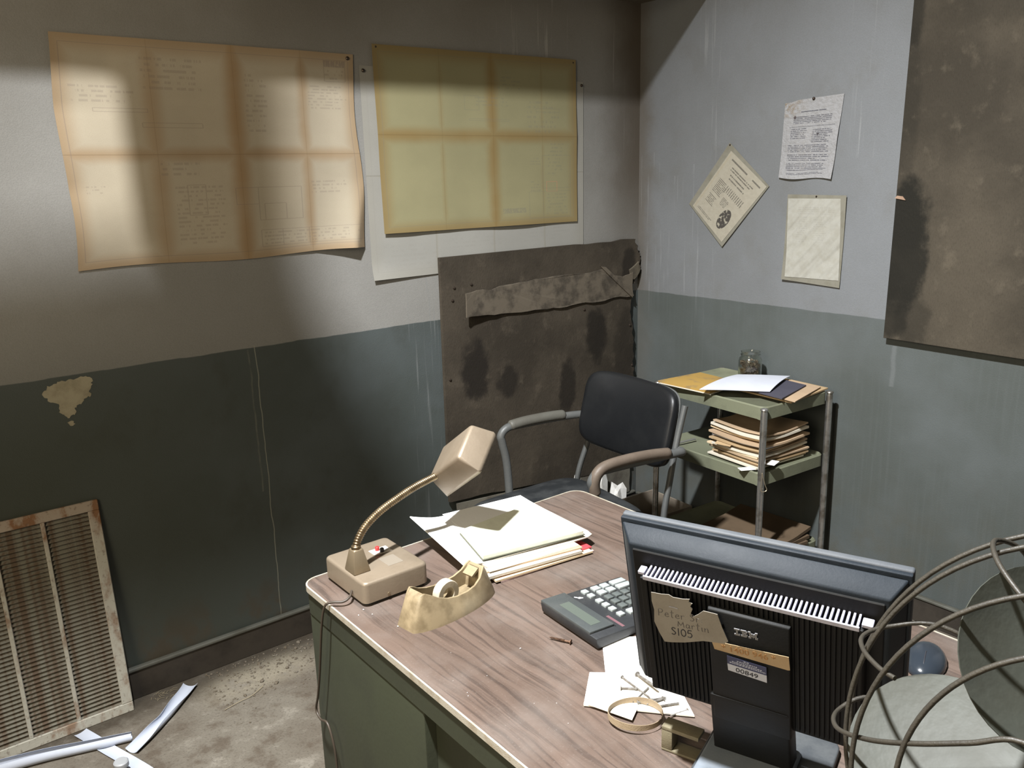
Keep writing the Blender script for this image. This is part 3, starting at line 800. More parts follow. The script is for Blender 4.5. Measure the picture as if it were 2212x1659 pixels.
o = obj('lamp_shade', shade_mesh(), M_lamp, t, 50)
md = o.modifiers.new('thick', 'SOLIDIFY'); md.thickness = .0018; md.offset = -1
e1n, e2n, e3n = E1.normalized(), E2.normalized(), E3.normalized()
Mbulb = Matrix.Translation(hp(.9, .5, .55))
bm = tube(bmesh.new(), [hp(.92, .5, .55), hp(.8, .5, .55), hp(.6, .5, .55), hp(.35, .5, .55), hp(.2, .5, .55)], [.008, .008, .014, .017, .004], 12)
obj('bulb', bm, mat('frosted_bulb', color=(.8, .8, .78), rough=.3), t, 60)
M_plate = mat('switch_plate', color=(.62, .58, .52), rough=.4)
obj('switch_plate', box(bmesh.new(), (.006, .012, .048), (.046, .040, .0492), .0004, 1), M_plate, t)
def button(x, y, m, name):
    return obj(name, lathe(bmesh.new(), [(.0046, .049), (.0046, .0555), (.003, .0575), (.0004, .058)], 14, Matrix.Translation((x, y, 0))), m, t)
button(.022, .031, mat('red_button', color=(.55, .03, .03), rough=.35), 'button')['label'] = 'red push button'
button(.026, .019, mat('black_button', color=(.02, .018, .018), rough=.35), 'button')['label'] = 'black push button'
obj('name_plate', box(bmesh.new(), (.004, -.045, .0478), (.038, -.004, .0486), .0003, 1), mat('dull_nameplate', color=(.25, .215, .17), rough=.5, metal=.3), t)
obj('side_screw', lathe(bmesh.new(), [(.003, 0), (.003, .0015)], 10, Matrix.Translation((-.02, -.0825, .013)) @ Matrix.Rotation(rad(90), 4, 'X')), M_lampd, t)
cp = [(.655, 1.352, .757), (.642, 1.338, .753), (.628, 1.338, .749), (.611, 1.352, .748), (.601, 1.362, .738), (.597, 1.375, .69), (.598, 1.405, .58), (.598, 1.425, .515), (.598, 1.440, .475), (.597, 1.420, .463), (.597, 1.388, .470), (.597, 1.366, .43), (.598, 1.362, .36), (.60, 1.36, .2), (.600, 1.34, .02), (.600, 1.30, .0035), (.602, 1.1, .0035), (.60, .7, .0035), (.58, .3, .0035)]
obj('cord', tube(bmesh.new(), [p-org for p in smooth_path(cp, 8)], .0024, 8), mat('brown_cord', color=(.045, .034, .024), rough=.5), t, 60)

# ------------------------------------------------------------------ papers and folders on the desk
def paper_fn(c, k=.85, sc=8):
    def fn(n):
        x, y, z = n.obj(); g = n.noise(x*sc, y*sc, z*sc, 4, .6); f = n.noise(x*200, y*200, z*200, 2, .6)
        return dict(color=n.mix(g.step(.38, .68)*.6, c, tuple(q*k for q in c)), rough=.75, bump=(f, .0003))
    return fn
M_pad = mat('notepad_paper', paper_fn((.74, .76, .62), .82, 22), spec=.2)
M_sheet = mat('bright_paper', paper_fn((.84, .84, .82), .95), spec=.2)
M_manila = mat('manila', paper_fn((.66, .52, .34), .85), spec=.2)
M_cream = mat('cream_paper', paper_fn((.608, .56, .464), .88), spec=.2)
M_buff = mat('buff_folder', paper_fn((.44, .32, .21), .78), spec=.2)
M_pink = mat('pink_folder', paper_fn((.50, .36, .33), .85), spec=.2)
M_red = mat('red_tab', color=(.50, .05, .06), rough=.5)

def slab_sheet(name, m, label, cat, corners, z0, thick, bend=None, nu=14, nv=14, group=None):
    """flat stack piece: corners TL TR BR BL in world xy; bend(u,v) lifts it"""
    cx = sum(c[0] for c in corners)/4; cy = sum(c[1] for c in corners)/4
    def f(u, v):
        a, b = bil(corners, u, v); return (a-cx, b-cy, thick/2+(bend(u, v) if bend else 0))
    return single(name, grid(f, nu, nv, thick), m, label, cat, (cx, cy, z0), group=group, smooth=50)
def quad(cx, cy, w, d, ang):
    c, s = math.cos(rad(ang)), math.sin(rad(ang)); q = []
    for a, b in ((-w/2, d/2), (w/2, d/2), (w/2, -d/2), (-w/2, -d/2)): q.append((cx+a*c-b*s, cy+a*s+b*c))
    return q
z = DZ+.0006
def lift(k): return lambda u, v: k*max(0, .3-v)/.3*math.sin(u*2.6)
slab_sheet('paper_folder', M_pink, 'dusty pink folder, bottom of the pile on the desk', 'folder', quad(1.042, 1.345, .236, .285, -5), z, .003); z += .0034
slab_sheet('paper_folder', M_manila, 'manila folder second from the bottom of the desk pile', 'folder', quad(1.036, 1.342, .238, .285, -7), z, .004); z += .0044
o = slab_sheet('paper_folder', M_red, 'red folder showing as a thin line in the desk pile', 'folder', quad(1.045, 1.350, .232, .28, -6), z, .0022); z += .0026
slab_sheet('paper_sheaf', M_cream, 'cream papers just above the red folder in the desk pile', 'paper', quad(1.020, 1.345, .225, .28, -9), z, .0055); z += .0059
slab_sheet('paper_folder', M_buff, 'buff folder in the middle of the desk pile', 'folder', quad(1.030, 1.352, .228, .275, -11), z, .003); z += .0034
slab_sheet('paper_sheaf', M_sheet, 'white papers under the long tabbed folder on the desk', 'paper', quad(1.024, 1.352, .215, .27, -8), z, .004); z += .0044
tab = [(.90, 1.244), (.93, 1.238), (1.15, 1.214), (1.166, 1.219), (1.172, 1.238), (1.182, 1.40), (1.19, 1.49), (.93, 1.51)]
bm = prism(bmesh.new(), [(x-1.04, y-1.36) for x, y in tab], 0, .0022)
single('paper_folder', bm, M_cream, 'cream folder with a rounded tab corner sticking out of the desk pile', 'folder', (1.04, 1.36, z)); z += .0026
def curl(u, v):
    return .16*max(0, .24-u)**1.5*(.25+.75*v) + .004*gauss(u-.15, .2)*v
slab_sheet('paper_sheet', M_sheet, 'large white sheet overhanging the left of the desk pile', 'paper', ((.892, 1.520), (1.165, 1.485), (1.105, 1.232), (.862, 1.268)), z, .0022, curl, 20, 16); z += .0026
npad = slab_sheet('notepad', M_pad, 'white notepad with dark bound edge, top of the desk pile', 'notepad', ((.945, 1.398), (1.158, 1.414), (1.140, 1.218), (.906, 1.264)), z+.0046, .0080)
bk = grid(lambda u, v: (*[a-b for a, b in zip(bil(((.943, 1.400), (1.160, 1.416), (1.143, 1.216), (.9035, 1.262)), u, v), npad.location)], -.0009), 4, 4, .0014)
obj('cardboard_back', bk, mat('dark_card_back', color=(.085, .088, .062), rough=.8), npad, 50)['label'] = 'dark cardboard back'
o = single('paper_sheet', grid(lambda u, v: ((u-.5)*.21, (v-.5)*.10, .0004), 4, 4, .0006), M_sheet, 'white sheet poking out at the far side of the desk pile', 'paper', (1.075, 1.455, z+.0008), (0, 0, rad(-8)))

# ------------------------------------------------------------------ tape dispenser
def disp_fn(n):
    x, y, z = n.obj(); g = n.noise(x*22, y*22, z*22, 5, .6); h = n.noise(x*6, y*6, z*6, 3, .6)
    col = n.mix(g.step(.40, .66)*.75, (.262, .205, .122), (.120, .088, .047))
    col = n.mix(h.step(.52, .7)*.5, col, (.3133, .2693, .186))
    return dict(color=col, rough=.55, bump=(g, .0006))
M_disp = mat('old_ivory_plastic', disp_fn, spec=.4)
t = thing('tape_dispenser', 'stained ivory tape dispenser with a scooped top', 'tape dispenser', (.777, 1.203, DZ), rad(8))
def disp_mesh():
    # elongated boat body, swept sections along x: half width, top height; hollow middle
    b = bmesh.new(); xs = [-.086, -.082, -.074, -.062, -.045, -.025, -.005, .02, .04, .058, .070, .078, .083]
    tops = [.054, .068, .072, .066, .055, .046, .041, .040, .043, .052, .064, .070, .054]
    rings = []
    for x, h in zip(xs, tops):
        e = math.sqrt(max(0, 1-(x/.089)**2)); wb = .013+.034*e; wt = .008+.026*e
        fl = h-.0012 if abs(x) > .069 else max(.012, h*.3)
        pr = [(-wb, 0), (-wb*.97, .012), (-(wb+wt)/2, h*.55), (-wt, h), (-wt+.004, h), (-wt+.0045, fl), (wt-.0045, fl), (wt-.004, h), (wt, h), ((wb+wt)/2, h*.55), (wb*.97, .012), (wb, 0)]
        rings.append([b.verts.new((x*(1+.0*q[1]), q[0], q[1])) for q in pr])
    for A, B in zip(rings, rings[1:]):
        for k in range(12): b.faces.new((A[k], A[(k+1) % 12], B[(k+1) % 12], B[k]))
    b.faces.new(rings[0][::-1]); b.faces.new(rings[-1])
    return b
def taper(b):
    for v in b.verts: v.co.x *= (1.10-.20*v.co.z/.068)
    return b
bm = taper(disp_mesh())
bmesh.ops.transform(bm, matrix=Matrix.Diagonal((1.10, 1.0, .90, 1)), verts=bm.verts)
obj('body', bm, M_disp, t, 50)
bm = bmesh.new()
hexa(bm, [(.054, -.013, .044), (.071, -.013, .054), (.071, .013, .054), (.054, .013, .044), (.052, -.013, .048), (.069, -.013, .059), (.069, .013, .059), (.052, .013, .048)])
obj('tape_rest', bm, M_disp, t)
bm = bmesh.new()
for k in range(9): prism(bm, [(-.013+k*.0029, 0), (-.0101+k*.0029, 0), (-.0115+k*.0029, .004)], 0, .0008, Matrix.Translation((.072, 0, .056)) @ Matrix.Rotation(rad(90), 4, 'Z') @ Matrix.Rotation(rad(60), 4, 'X'))
obj('cutter_teeth', bm, mat('cutter_steel', color=(.35, .30, .22), rough=.4, metal=.7), t, 0)
bm = lathe(bmesh.new(), [(.014, -.009), (.025, -.009), (.026, -.008), (.026, .008), (.025, .009), (.014, .009), (.013, .008), (.013, -.008), (.014, -.009)], 36, Matrix.Rotation(rad(90), 4, 'X'), caps=False)
single('tape_roll', bm, mat('clear_tape', lambda n: dict(color=n.mix(n.noise(*[c*60 for c in n.obj()]).step(.4, .6), (.55, .48, .36), (.42, .36, .26)), rough=.3), spec=.6), 'roll of old clear tape sitting in the dispenser', 'tape roll', (.773, 1.2025, DZ+.0320), (0, 0, rad(8)))

# ------------------------------------------------------------------ calculator
M_calc = dusty('charcoal_plastic', (.0216, .023, .025), (.0432, .0442, .0442), .5, 18, .45)
M_calcl = dusty('grey_display_frame', (.051, .057, .057), (.072, .075, .072), .5, 18, .35)
M_keyw = mat('pale_key', color=(.30, .33, .325), rough=.4)
M_keyg = dusty('grey_key', (.0825, .0935, .0908), (.11, .1155, .11), .4, 40, .4)
CA = math.degrees(math.atan2(.917-1.077, .889-.899))     # display edge direction
t = thing('calculator', 'black desk calculator with pale and grey keys', 'calculator', (.985, .985, DZ), rad(-4.0))
# local: +x to the right end with keys, y across; display end at -x
W, D_ = .196, .160
bm = bmesh.new()
hexa(bm, [(-W/2+.004, -D_/2, .003), (W/2, -D_/2, .003), (W/2, D_/2, .003), (-W/2+.004, D_/2, .003), (-W/2, -D_/2, .024), (W/2, -D_/2, .015), (W/2, D_/2, .015), (-W/2, D_/2, .024)], .003)
obj('case', bm, M_calc, t, 40)
def ctop(x): return .024 + (x+W/2)/W*(.015-.024)
def on_calc(x0, x1, y0, y1, h, bev=.001, sink=.002):
    a0, a1 = ctop(x0), ctop(x1)
    return hexa(bmesh.new(), [(x0, y0, a0-sink), (x1, y0, a1-sink), (x1, y1, a1-sink), (x0, y1, a0-sink), (x0, y0, a0+h), (x1, y0, a1+h), (x1, y1, a1+h), (x0, y1, a0+h)], bev)
obj('display_bezel', on_calc(-W/2+.001, -.042, -.062, .079, .0045, .0015), M_calcl, t, 40)
obj('display_window', on_calc(-.080, -.058, -.045, .045, .0050, .0003, -.003), mat('lcd_glass', color=(.085, .10, .085), rough=.12, spec=.7), t, 0)
obj('display_groove', on_calc(-.0415, -.0395, -.064, .079, .0006, .0001), mat('groove_black', color=(.006, .006, .007), rough=.6), t, 0)
keys = []
kx = lambda i: -.008+i*.0185
for (x, y) in ((-.006, .062), (-.006, .044), (-.006, .020), (-.006, .002), (-.006, -.016), (-.006, -.038)): keys.append((x, y, .0125, .0125, 'w'))
for (x, y) in ((.020, .062), (.042, .062), (.020, .044), (.042, .044)): keys.append((x, y, .0165, .0145, 'w'))
for (x, y) in ((.0745, .062), (.0745, .044)): keys.append((x, y, .033, .0145, 'w'))
for x in (.018, .038, .058, .078):
    for y in (.022, .003, -.016): keys.append((x, y, .0145, .0145, 'g'))
for x in (.018, .042, .066): keys.append((x, -.040, .0165, .0145, 'w'))
for x, y, w_, h_, c in keys:
    ko = obj('key', on_calc(x-w_/2, x+w_/2, y-h_/2, y+h_/2, .0045, .0012), M_keyw if c == 'w' else M_keyg, t, 40)
bm = prism(bmesh.new(), [(0, -.0012), (.007, -.0014), (.010, -.0036), (.016, -.0040), (.019, 0), (.016, .0040), (.010, .0036), (.007, .0014), (0, .0012)], 0, .0008, Matrix.Translation((-.034, .060, ctop(-.02)+.0003)) @ Matrix.Rotation(rad(-50), 4, 'Z') @ Matrix.Rotation(rad(3.5), 4, 'Y'))
obj('key_emblem', bm, mat('white_print', color=(.75, .75, .75), rough=.5), t, 0)['label'] = 'white emblem printed below the display'
bm = on_calc(-.032, -.026, -.072, -.028, .0003, 0); obj('red_print', bm, mat('red_print', color=(.14, .07, .08), rough=.5), t, 0)
for sx_, sy_ in ((-1, -1), (1, -1), (1, 1), (-1, 1)): obj('rubber_foot', lathe(bmesh.new(), [(.005, 0), (.005, .004)], 10, Matrix.Translation((sx_*.08, sy_*.065, 0))), bpy.data.materials['black_rubber'], t)

# ------------------------------------------------------------------ screws and nails
M_nail = mat('steel_nail', lambda n: dict(color=n.mix(n.noise(*[c*120 for c in n.obj()]).step(.4, .6), (.17, .16, .145), (.10, .085, .07)), rough=.5), metal=.2)
M_screw = mat('rusty_screw', lambda n: dict(color=n.mix(n.noise(*[c*200 for c in n.obj()]).step(.4, .6), (.16, .095, .06), (.08, .045, .03)), rough=.6), metal=.6)
def nail(p, q, label, r=.0014, m=M_nail, z=DZ+.004, lift_=0.0, screw=False):
    P, Q = Vector((*p, z+r)), Vector((*q, z+r+lift_)); c = (P+Q)/2; L_ = (Q-P).length; r *= 1.2
    bm = bmesh.new(); prof = [(r*2.3, 0), (r*2.3, r*.7), (r, r*.9)]
    if screw:
        k = 12
        for i in range(k):
            zz = L_*.28+(L_*.62)*i/k; rr = r*(1-.35*i/k); prof += [(rr*.8, zz), (rr*1.35, zz+L_*.62/k*.5)]
        prof += [(r*.1, L_)]
    else: prof += [(r, L_*.93), (r*.15, L_)]
    lathe(bm, prof, 10, Matrix.Translation((0, 0, -L_/2)))
    o = single('screw' if screw else 'nail', bm, m, label, 'screw' if screw else 'nail', c)
    o.rotation_mode = 'QUATERNION'; o.rotation_quaternion = (Q-P).to_track_quat('Z', 'X'); return o
nail((.866, .958), (.848, .995), 'rusty wood screw lying on bare desk left of the calculator', .0017, M_screw, DZ+.0025, 0, True)
# sheets under the nails
PZ = DZ+.0008
slab_sheet('paper_sheet', M_sheet, 'white sheet sticking out beside the left edge of the monitor', 'paper', ((.919, .937), (.985, .885), (.890, .760), (.806, .808)), PZ, .0012)
slab_sheet('envelope', mat('white_envelope', paper_fn((.84, .80, .72), .93), spec=.2), 'open white envelope under the loose nails', 'envelope', ((.828, .872), (.925, .782), (.868, .690), (.762, .816)), PZ+.0016, .0022)
slab_sheet('card', mat('cream_card', paper_fn((.80, .76, .66), .93), spec=.2), 'cream card lying under the paper band', 'card', ((.816, .848), (.852, .775), (.790, .742), (.764, .818)), PZ+.0042, .001)
NZ = DZ+.0062
nail((.878, .815), (.868, .762), 'large-headed nail pointing away from the monitor edge, topmost of the nails', .0017, z=NZ, lift_=.006)
nail((.855, .826), (.848, .758), 'long thin nail crossing beneath the large-headed nail', .0011, z=NZ)
nail((.831, .806), (.850, .787), 'short broken nail with a round head at the left of the nails', .0016, z=NZ)
nail((.826, .770), (.868, .780), 'thin nail slanting up towards the monitor', .0010, z=NZ)
nail((.822, .772), (.850, .752), 'bent-looking nail along the band side of the heap', .0014, z=NZ)
nail((.824, .764), (.868, .744), 'bright nail lying just behind the paper band', .0013, z=NZ)
nail((.862, .745), (.832, .752), 'nail with its head toward the monitor, over the envelope flap', .0014, z=NZ)
nail((.840, .738), (.872, .722), 'nail lying flat on the envelope edge', .0013, z=NZ)
nail((.872, .706), (.842, .714), 'single nail on bare wood past the envelope', .0011, z=DZ+.0028)

# paper band (a loop standing on edge)
M_band2 = dusty('kraft_band', (.30, .235, .155), (.2, .15, .1), .5, 30, .6)
bm = bmesh.new(); N_ = 48; rings = []
for i in range(N_):
    a = 2*math.pi*i/N_; rx, ry = .040, .033
    o_ = Vector((rx*math.cos(a), ry*math.sin(a), 0)); nn = Vector((math.cos(a)/rx, math.sin(a)/ry, 0)).normalized()
    tl = .0015*math.sin(2*a)
    rings.append([bm.verts.new(o_+nn*s_+Vector((0, 0, h_))) for s_, h_ in ((0, 0), (.0009, 0), (.0008, .0095+tl), (0, .0095+tl))])
for i in range(N_):
    A, B = rings[i], rings[(i+1) % N_]
    for k in range(4): bm.faces.new((A[k], B[k], B[(k+1) % 4], A[(k+1) % 4]))
single('paper_band', bm, M_band2, 'thin tan loop of band standing on the desk in front of the nails', 'band', (.799, .744, DZ+.0062), (0, 0, rad(-40)))

# small broken wooden frame by the monitor foot
M_tan = dusty('olive_tan_plastic', (.1485, .1293, .0825), (.088, .0743, .0468), .6, 30, .6)
t = thing('wooden_bracket', 'small tan open bracket lying beside the monitor foot', 'bracket', (.799, .655, DZ), rad(-72))
obj('top_bar', box(bmesh.new(), (-.026, -.013, .033), (.028, .011, .039), .0012), M_tan, t)
obj('bottom_bar', box(bmesh.new(), (-.026, -.013, .0005), (.028, .011, .0045), .0012), M_tan, t)
obj('upright', box(bmesh.new(), (-.026, -.013, .0045), (-.010, .011, .033), .0012), M_tan, t)

# ------------------------------------------------------------------ monitor
def mon_fn(base, dirt):
    def fn(n):
        x, y, z = n.obj(); g = n.noise(x*14, y*14, z*14, 5, .6); f = n.noise(x*260, y*260, z*260, 2, .6)
        return dict(color=n.mix((g.step(.4, .7)*.55+(f-.5)*.3).clamp(), base, dirt), rough=(g*.3+.45), bump=(f, .0002))
    return fn
M_mon = mat('black_monitor_plastic', mon_fn((.0066, .0069, .007), (.0147, .0143, .0133)), spec=.2)
M_mont = mat('bluish_monitor_shell', mon_fn((.011, .015, .020), (.024, .029, .035)), spec=.22)  # a little paler and bluer than the black housing
M_monk = mat('monitor_ribs', mon_fn((.0075, .0078, .0080), (.015, .015, .014)), spec=.15)
M_monb = mat('monitor_bezel', mon_fn((.060, .066, .074), (.095, .10, .105)), spec=.3)
M_vent = mat('lit_dusty_rib', lambda n: dict(color=n.mix(n.noise(*[c*90 for c in n.obj()]).step(.4, .7)*.5, (.40, .40, .49), (.27, .27, .32)), rough=.5))  # pale tone: settled dust plus overhead light painted onto black ribs
M_foot = mat('bluish_monitor_foot', mon_fn((.15, .175, .205), (.22, .24, .26)), spec=.4)  # paler and bluer than the base plate
mon = thing('monitor', 'black flat-panel computer monitor seen from its back, standing on the desk', 'monitor', (.86, .57, DZ), rad(-70.1))
PM = Matrix.Translation((0, -.049, .2225)) @ Matrix.Rotation(rad(15), 4, 'X')
H0, H1 = -.122, .1425
obj('front_bezel', box(bmesh.new(), (-.1718, .007, H0), (.1718, .017, H1), .003, 3, PM), M_monb, mon, 40)
obj('rear_bezel', box(bmesh.new(), (-.1712, 0, H0+.0006), (.1712, .0068, H1-.0008), .002, 2, PM), M_mont, mon, 40)
obj('screen', box(bmesh.new(), (-.154, .0165, H0+.02), (.154, .0178, H1-.018), 0, 2, PM), mat('screen_glass', color=(.008, .009, .010), rough=.15), mon, 0)
bm = hexa(bmesh.new(), [(-.1685, -.0015, H0+.002), (.1685, -.0015, H0+.002), (.1685, -.0015, H1-.0045), (-.1685, -.0015, H1-.0045), (-.149, -.028, H0+.018), (.154, -.028, H0+.018), (.154, -.028, H1-.016), (-.149, -.028, H1-.016)], .0025, PM)
obj('back_shell', bm, M_mont, mon, 40)
obj('back_plate', box(bmesh.new(), (-.144, -.0305, H0+.020), (.149, -.027, H1-.022), .001, 1, PM), M_mon, mon, 0)
LY0, LZ = -.052, .101
# lower housing with a hollow ledge (slots open into the dark inside)
obj('rear_housing', hexa(bmesh.new(), [(-.128, LY0+.002, -.094), (.131, LY0+.002, -.094), (.131, LY0+.002, LZ-.006), (-.128, LY0+.002, LZ-.006), (-.130, -.029, -.104), (.133, -.029, -.104), (.133, -.029, LZ-.006), (-.130, -.029, LZ-.006)], .001, PM), M_mon, mon, 0)
NR = 44; rib0 = vr0 = None
for i in range(NR):
    x = -.1195+i*(.2445/(NR-1))
    if rib0 is None:
        rib0 = obj('vent_rib', box(bmesh.new(), (-.0012, LY0, LZ-.0045), (.0012, -.0295, LZ), .0004, 1, PM), M_vent, mon, 0)
        vr0 = obj('rear_rib', box(bmesh.new(), (-.0014, LY0-.0005, -.090), (.0014, LY0+.003, LZ-.0065), .0004, 1, PM), M_monk, mon, 0)
        for q in (rib0, vr0): q.location = (x, 0, 0)
    else:
        for q in (rib0, vr0): copy(q, mon).location = (x, 0, 0)
obj('vent_lip', box(bmesh.new(), (-.1225, LY0-.0012, LZ-.0055), (.1275, LY0+.0012, LZ+.0005), .0004, 1, PM), M_vent, mon, 0)
for x0, x1 in ((-.132, -.1235), (.1285, .140)): obj('vent_end', box(bmesh.new(), (x0, -.046, LZ-.005), (x1, -.034, LZ), .0008, 1, PM), M_vent, mon, 0)
obj('stand_cover', hexa(bmesh.new(), [(-.040, LY0-.009, -.10), (.055, LY0-.009, -.10), (.055, LY0-.006, .079), (-.040, LY0-.006, .079), (-.042, LY0+.003, -.10), (.057, LY0+.003, -.10), (.057, LY0+.003, .081), (-.042, LY0+.003, .081)], .0015, PM), M_mon, mon, 40)
obj('neck', hexa(bmesh.new(), [(-.058, -.022, .018), (.046, -.022, .018), (.046, .012, .018), (-.058, .012, .018), (-.044, -.094, .150), (.054, -.094, .150), (.054, -.064, .150), (-.044, -.064, .150)], .003), M_mon, mon, 40)
obj('base', vbox(bmesh.new(), (-.074, -.150, 0), (.090, .085, .012), .02, 5, .003), mat('monitor_base', mon_fn((.045, .05, .055), (.10, .105, .105)), spec=.4), mon, 40)
obj('foot', hexa(bmesh.new(), [(-.070, -.140, .0125), (.050, -.140, .0125), (.050, .03, .0125), (-.070, .03, .0125), (-.068, -.138, .018), (.048, -.138, .018), (.046, .02, .024), (-.066, .02, .024)], .003), M_foot, mon, 40)
SY = LY0-.010
def sticker(name, poly, m, y=SY, th=.0006, label=None, wav=0.0):
    # polygon in panel (x, h): z -> -y
    M = PM @ Matrix.Translation((0, y, 0)) @ Matrix.Rotation(rad(90), 4, 'X')
    o = obj(name, prism(bmesh.new(), poly, 0, th, M), m, mon, 0)
    if label: o['label'] = label
    return o
M_note2 = dusty('torn_note_paper', (.228, .2096, .18), (.172, .152, .124), .5, 25, .8)
torn = [(-.108, .089), (-.095, .090), (-.085, .092), (-.080, .0895), (-.068, .0905), (-.059, .093), (-.0605, .088), (-.056, .087), (-.059, .082), (-.0565, .078), (-.059, .071), (-.0575, .0655), (-.050, .072), (-.043, .080), (-.026, .080), (-.021, .060), (-.015, .041), (-.020, .036), (-.046, .031), (-.070, .020), (-.088, .014), (-.097, .012), (-.103, .026), (-.108, .042), (-.1065, .062), (-.1085, .075)]
sticker('torn_note', torn, M_note2, LY0-.0112, .0007, 'torn paper note with pencilled writing')
M_tape = dusty('amber_tape', (.34, .245, .14), (.27, .18, .095), .5, 30, .6)
sticker('amber_label', [(-.036, .034), (-.020, .0355), (.055, .0405), (.0562, .0205), (.054, .0195), (-.033, .0215)], M_tape, label='amber paper label with faded stamped figures')
M_blue = mat('navy_print', color=(.03, .035, .085), rough=.5)
M_silver = mat('silver_label', color=(.40, .42, .48), rough=.4)
sticker('asset_tag', [(-.018, .016), (.029, .014), (.029, .0012), (-.018, .0035)], M_blue, label='navy upper half of the asset tag')
sticker('asset_tag', [(-.018, .0034), (.029, .0011), (.029, -.0105), (-.0175, -.0075)], M_silver, label='silver half of the asset tag with a number')
M_ink = mat('black_print', color=(.02, .02, .025), rough=.6)
M_pencil = mat('pencil_grey', color=(.10, .09, .085), rough=.7)
M_lt = mat('light_print', color=(.19, .19, .20), rough=.5)
def text(name, s, size, x, h, m, y, rot=0.0, sx=1.0, bold=0.0, skew=0.0):
    cu = bpy.data.curves.new(name, 'FONT'); cu.body = s; cu.size = size; cu.extrude = .00012; cu.offset = bold; cu.shear = skew; cu.resolution_u = 3
    tmp = bpy.data.objects.new('tmp', cu); C.objects.link(tmp)
    bpy.context.view_layer.update()
    me = bpy.data.meshes.new_from_object(tmp.evaluated_get(bpy.context.evaluated_depsgraph_get()))
    bpy.data.objects.remove(tmp); bpy.data.curves.remove(cu)
    me.transform(PM @ Matrix.Translation((x, y, h)) @ Matrix.Rotation(rad(90), 4, 'X') @ Matrix.Rotation(rad(rot), 4, 'Z') @ Matrix.Diagonal((sx, 1, 1, 1)))
    me.materials.clear(); me.materials.append(m)
    o = bpy.data.objects.new(name, me); C.objects.link(o); o.parent = mon; return o
# block logo of horizontal bars
def logo():
    bm = bmesh.new(); U = .0011
    G = {'I': [(0, 8, 0, 8)], }
    def bar(x0, x1, r): box(bm, (x0*U, SY+.0003, r*.00130), (x1*U, SY+.0012, r*.00130+.00085), 0, 1)
    for r in range(8):
        if r in (0, 1, 6, 7): bar(0, 6, r)
        else: bar(2, 4, r)
        if r in (0, 7): bar(7, 13, r)
        elif r in (1, 6): bar(7, 14, r)
        elif r in (3, 4): bar(8.5, 13, r)
        else: bar(8.5, 10.5, r); bar(12, 14, r)
        if r in (0, 1): bar(15, 18, r); bar(19.6, 20.4, r) if r == 1 else bar(19.9, 20.1, r); bar(22, 25, r)
        elif r in (6, 7): bar(15, 18-(r == 7)*.5, r); bar(22+(r == 7)*.5, 25, r)
        else:
            bar(16, 18, r); bar(22, 24, r)
            k = (r-2)/4; bar(18.2, 19.6-.0+(1-k)*.3, r); bar(20.4-(1-k)*.3, 21.8, r)
    bmesh.ops.transform(bm, matrix=PM @ Matrix.Translation((-.0075, 0, .0525)) @ Matrix.Rotation(rad(-2), 4, 'Y') , verts=bm.verts)
    return bm
obj('maker_logo', logo(), M_lt, mon, 0)
text('tag_number', '00849', .0098, -.0085, -.0060, M_ink, SY-.0009, -3.5, 1.12)
bm = bmesh.new()
for y_, a, b in ((.0132, .002, .009), (.0105, -.006, .018), (.0078, -.012, .024), (.0055, -.015, .028)):
    x = a
    while x < b:
        wd = random.uniform(.0012, .0030); box(bm, (x, SY-.0010, y_-x*.05), (min(x+wd, b), SY-.0006, y_-x*.05+.0013)); x += wd+.0007
bmesh.ops.transform(bm, matrix=PM, verts=bm.verts)
obj('tag_small_print', bm, mat('pale_print', color=(.35, .37, .46), rough=.5), mon, 0)['kind'] = 'stuff'
text('stamped_figures', '* 1400 946 *', .0125, -.024, .0240, mat('faded_orange', color=(.30, .16, .06), rough=.7), SY-.0009, 3.5, 1.0, .0001)
HY = LY0-.0121
def stroke(bm, pts, r=.0004):
    P = smooth_path([(x, HY, h) for x, h in pts], 4) if len(pts) > 2 else [Vector((x, HY, h)) for x, h in pts]
    tube(bm, P, r, 5)
def hand(name, glyphs, x, h, sc, m, slope=0.0, r=.00042):
    bm = bmesh.new()
    for ch in glyphs:
        if ch == ' ': x += .5*sc; h += slope*.5*sc; continue
        for s in HW[ch][1]: stroke(bm, [(x+a*sc, h+b*sc+slope*a*sc) for a, b in s], r)
        x += (HW[ch][0]+.18)*sc; h += slope*(HW[ch][0]+.18)*sc
    bmesh.ops.transform(bm, matrix=PM, verts=bm.verts)
    return obj(name, bm, m, mon, 60)
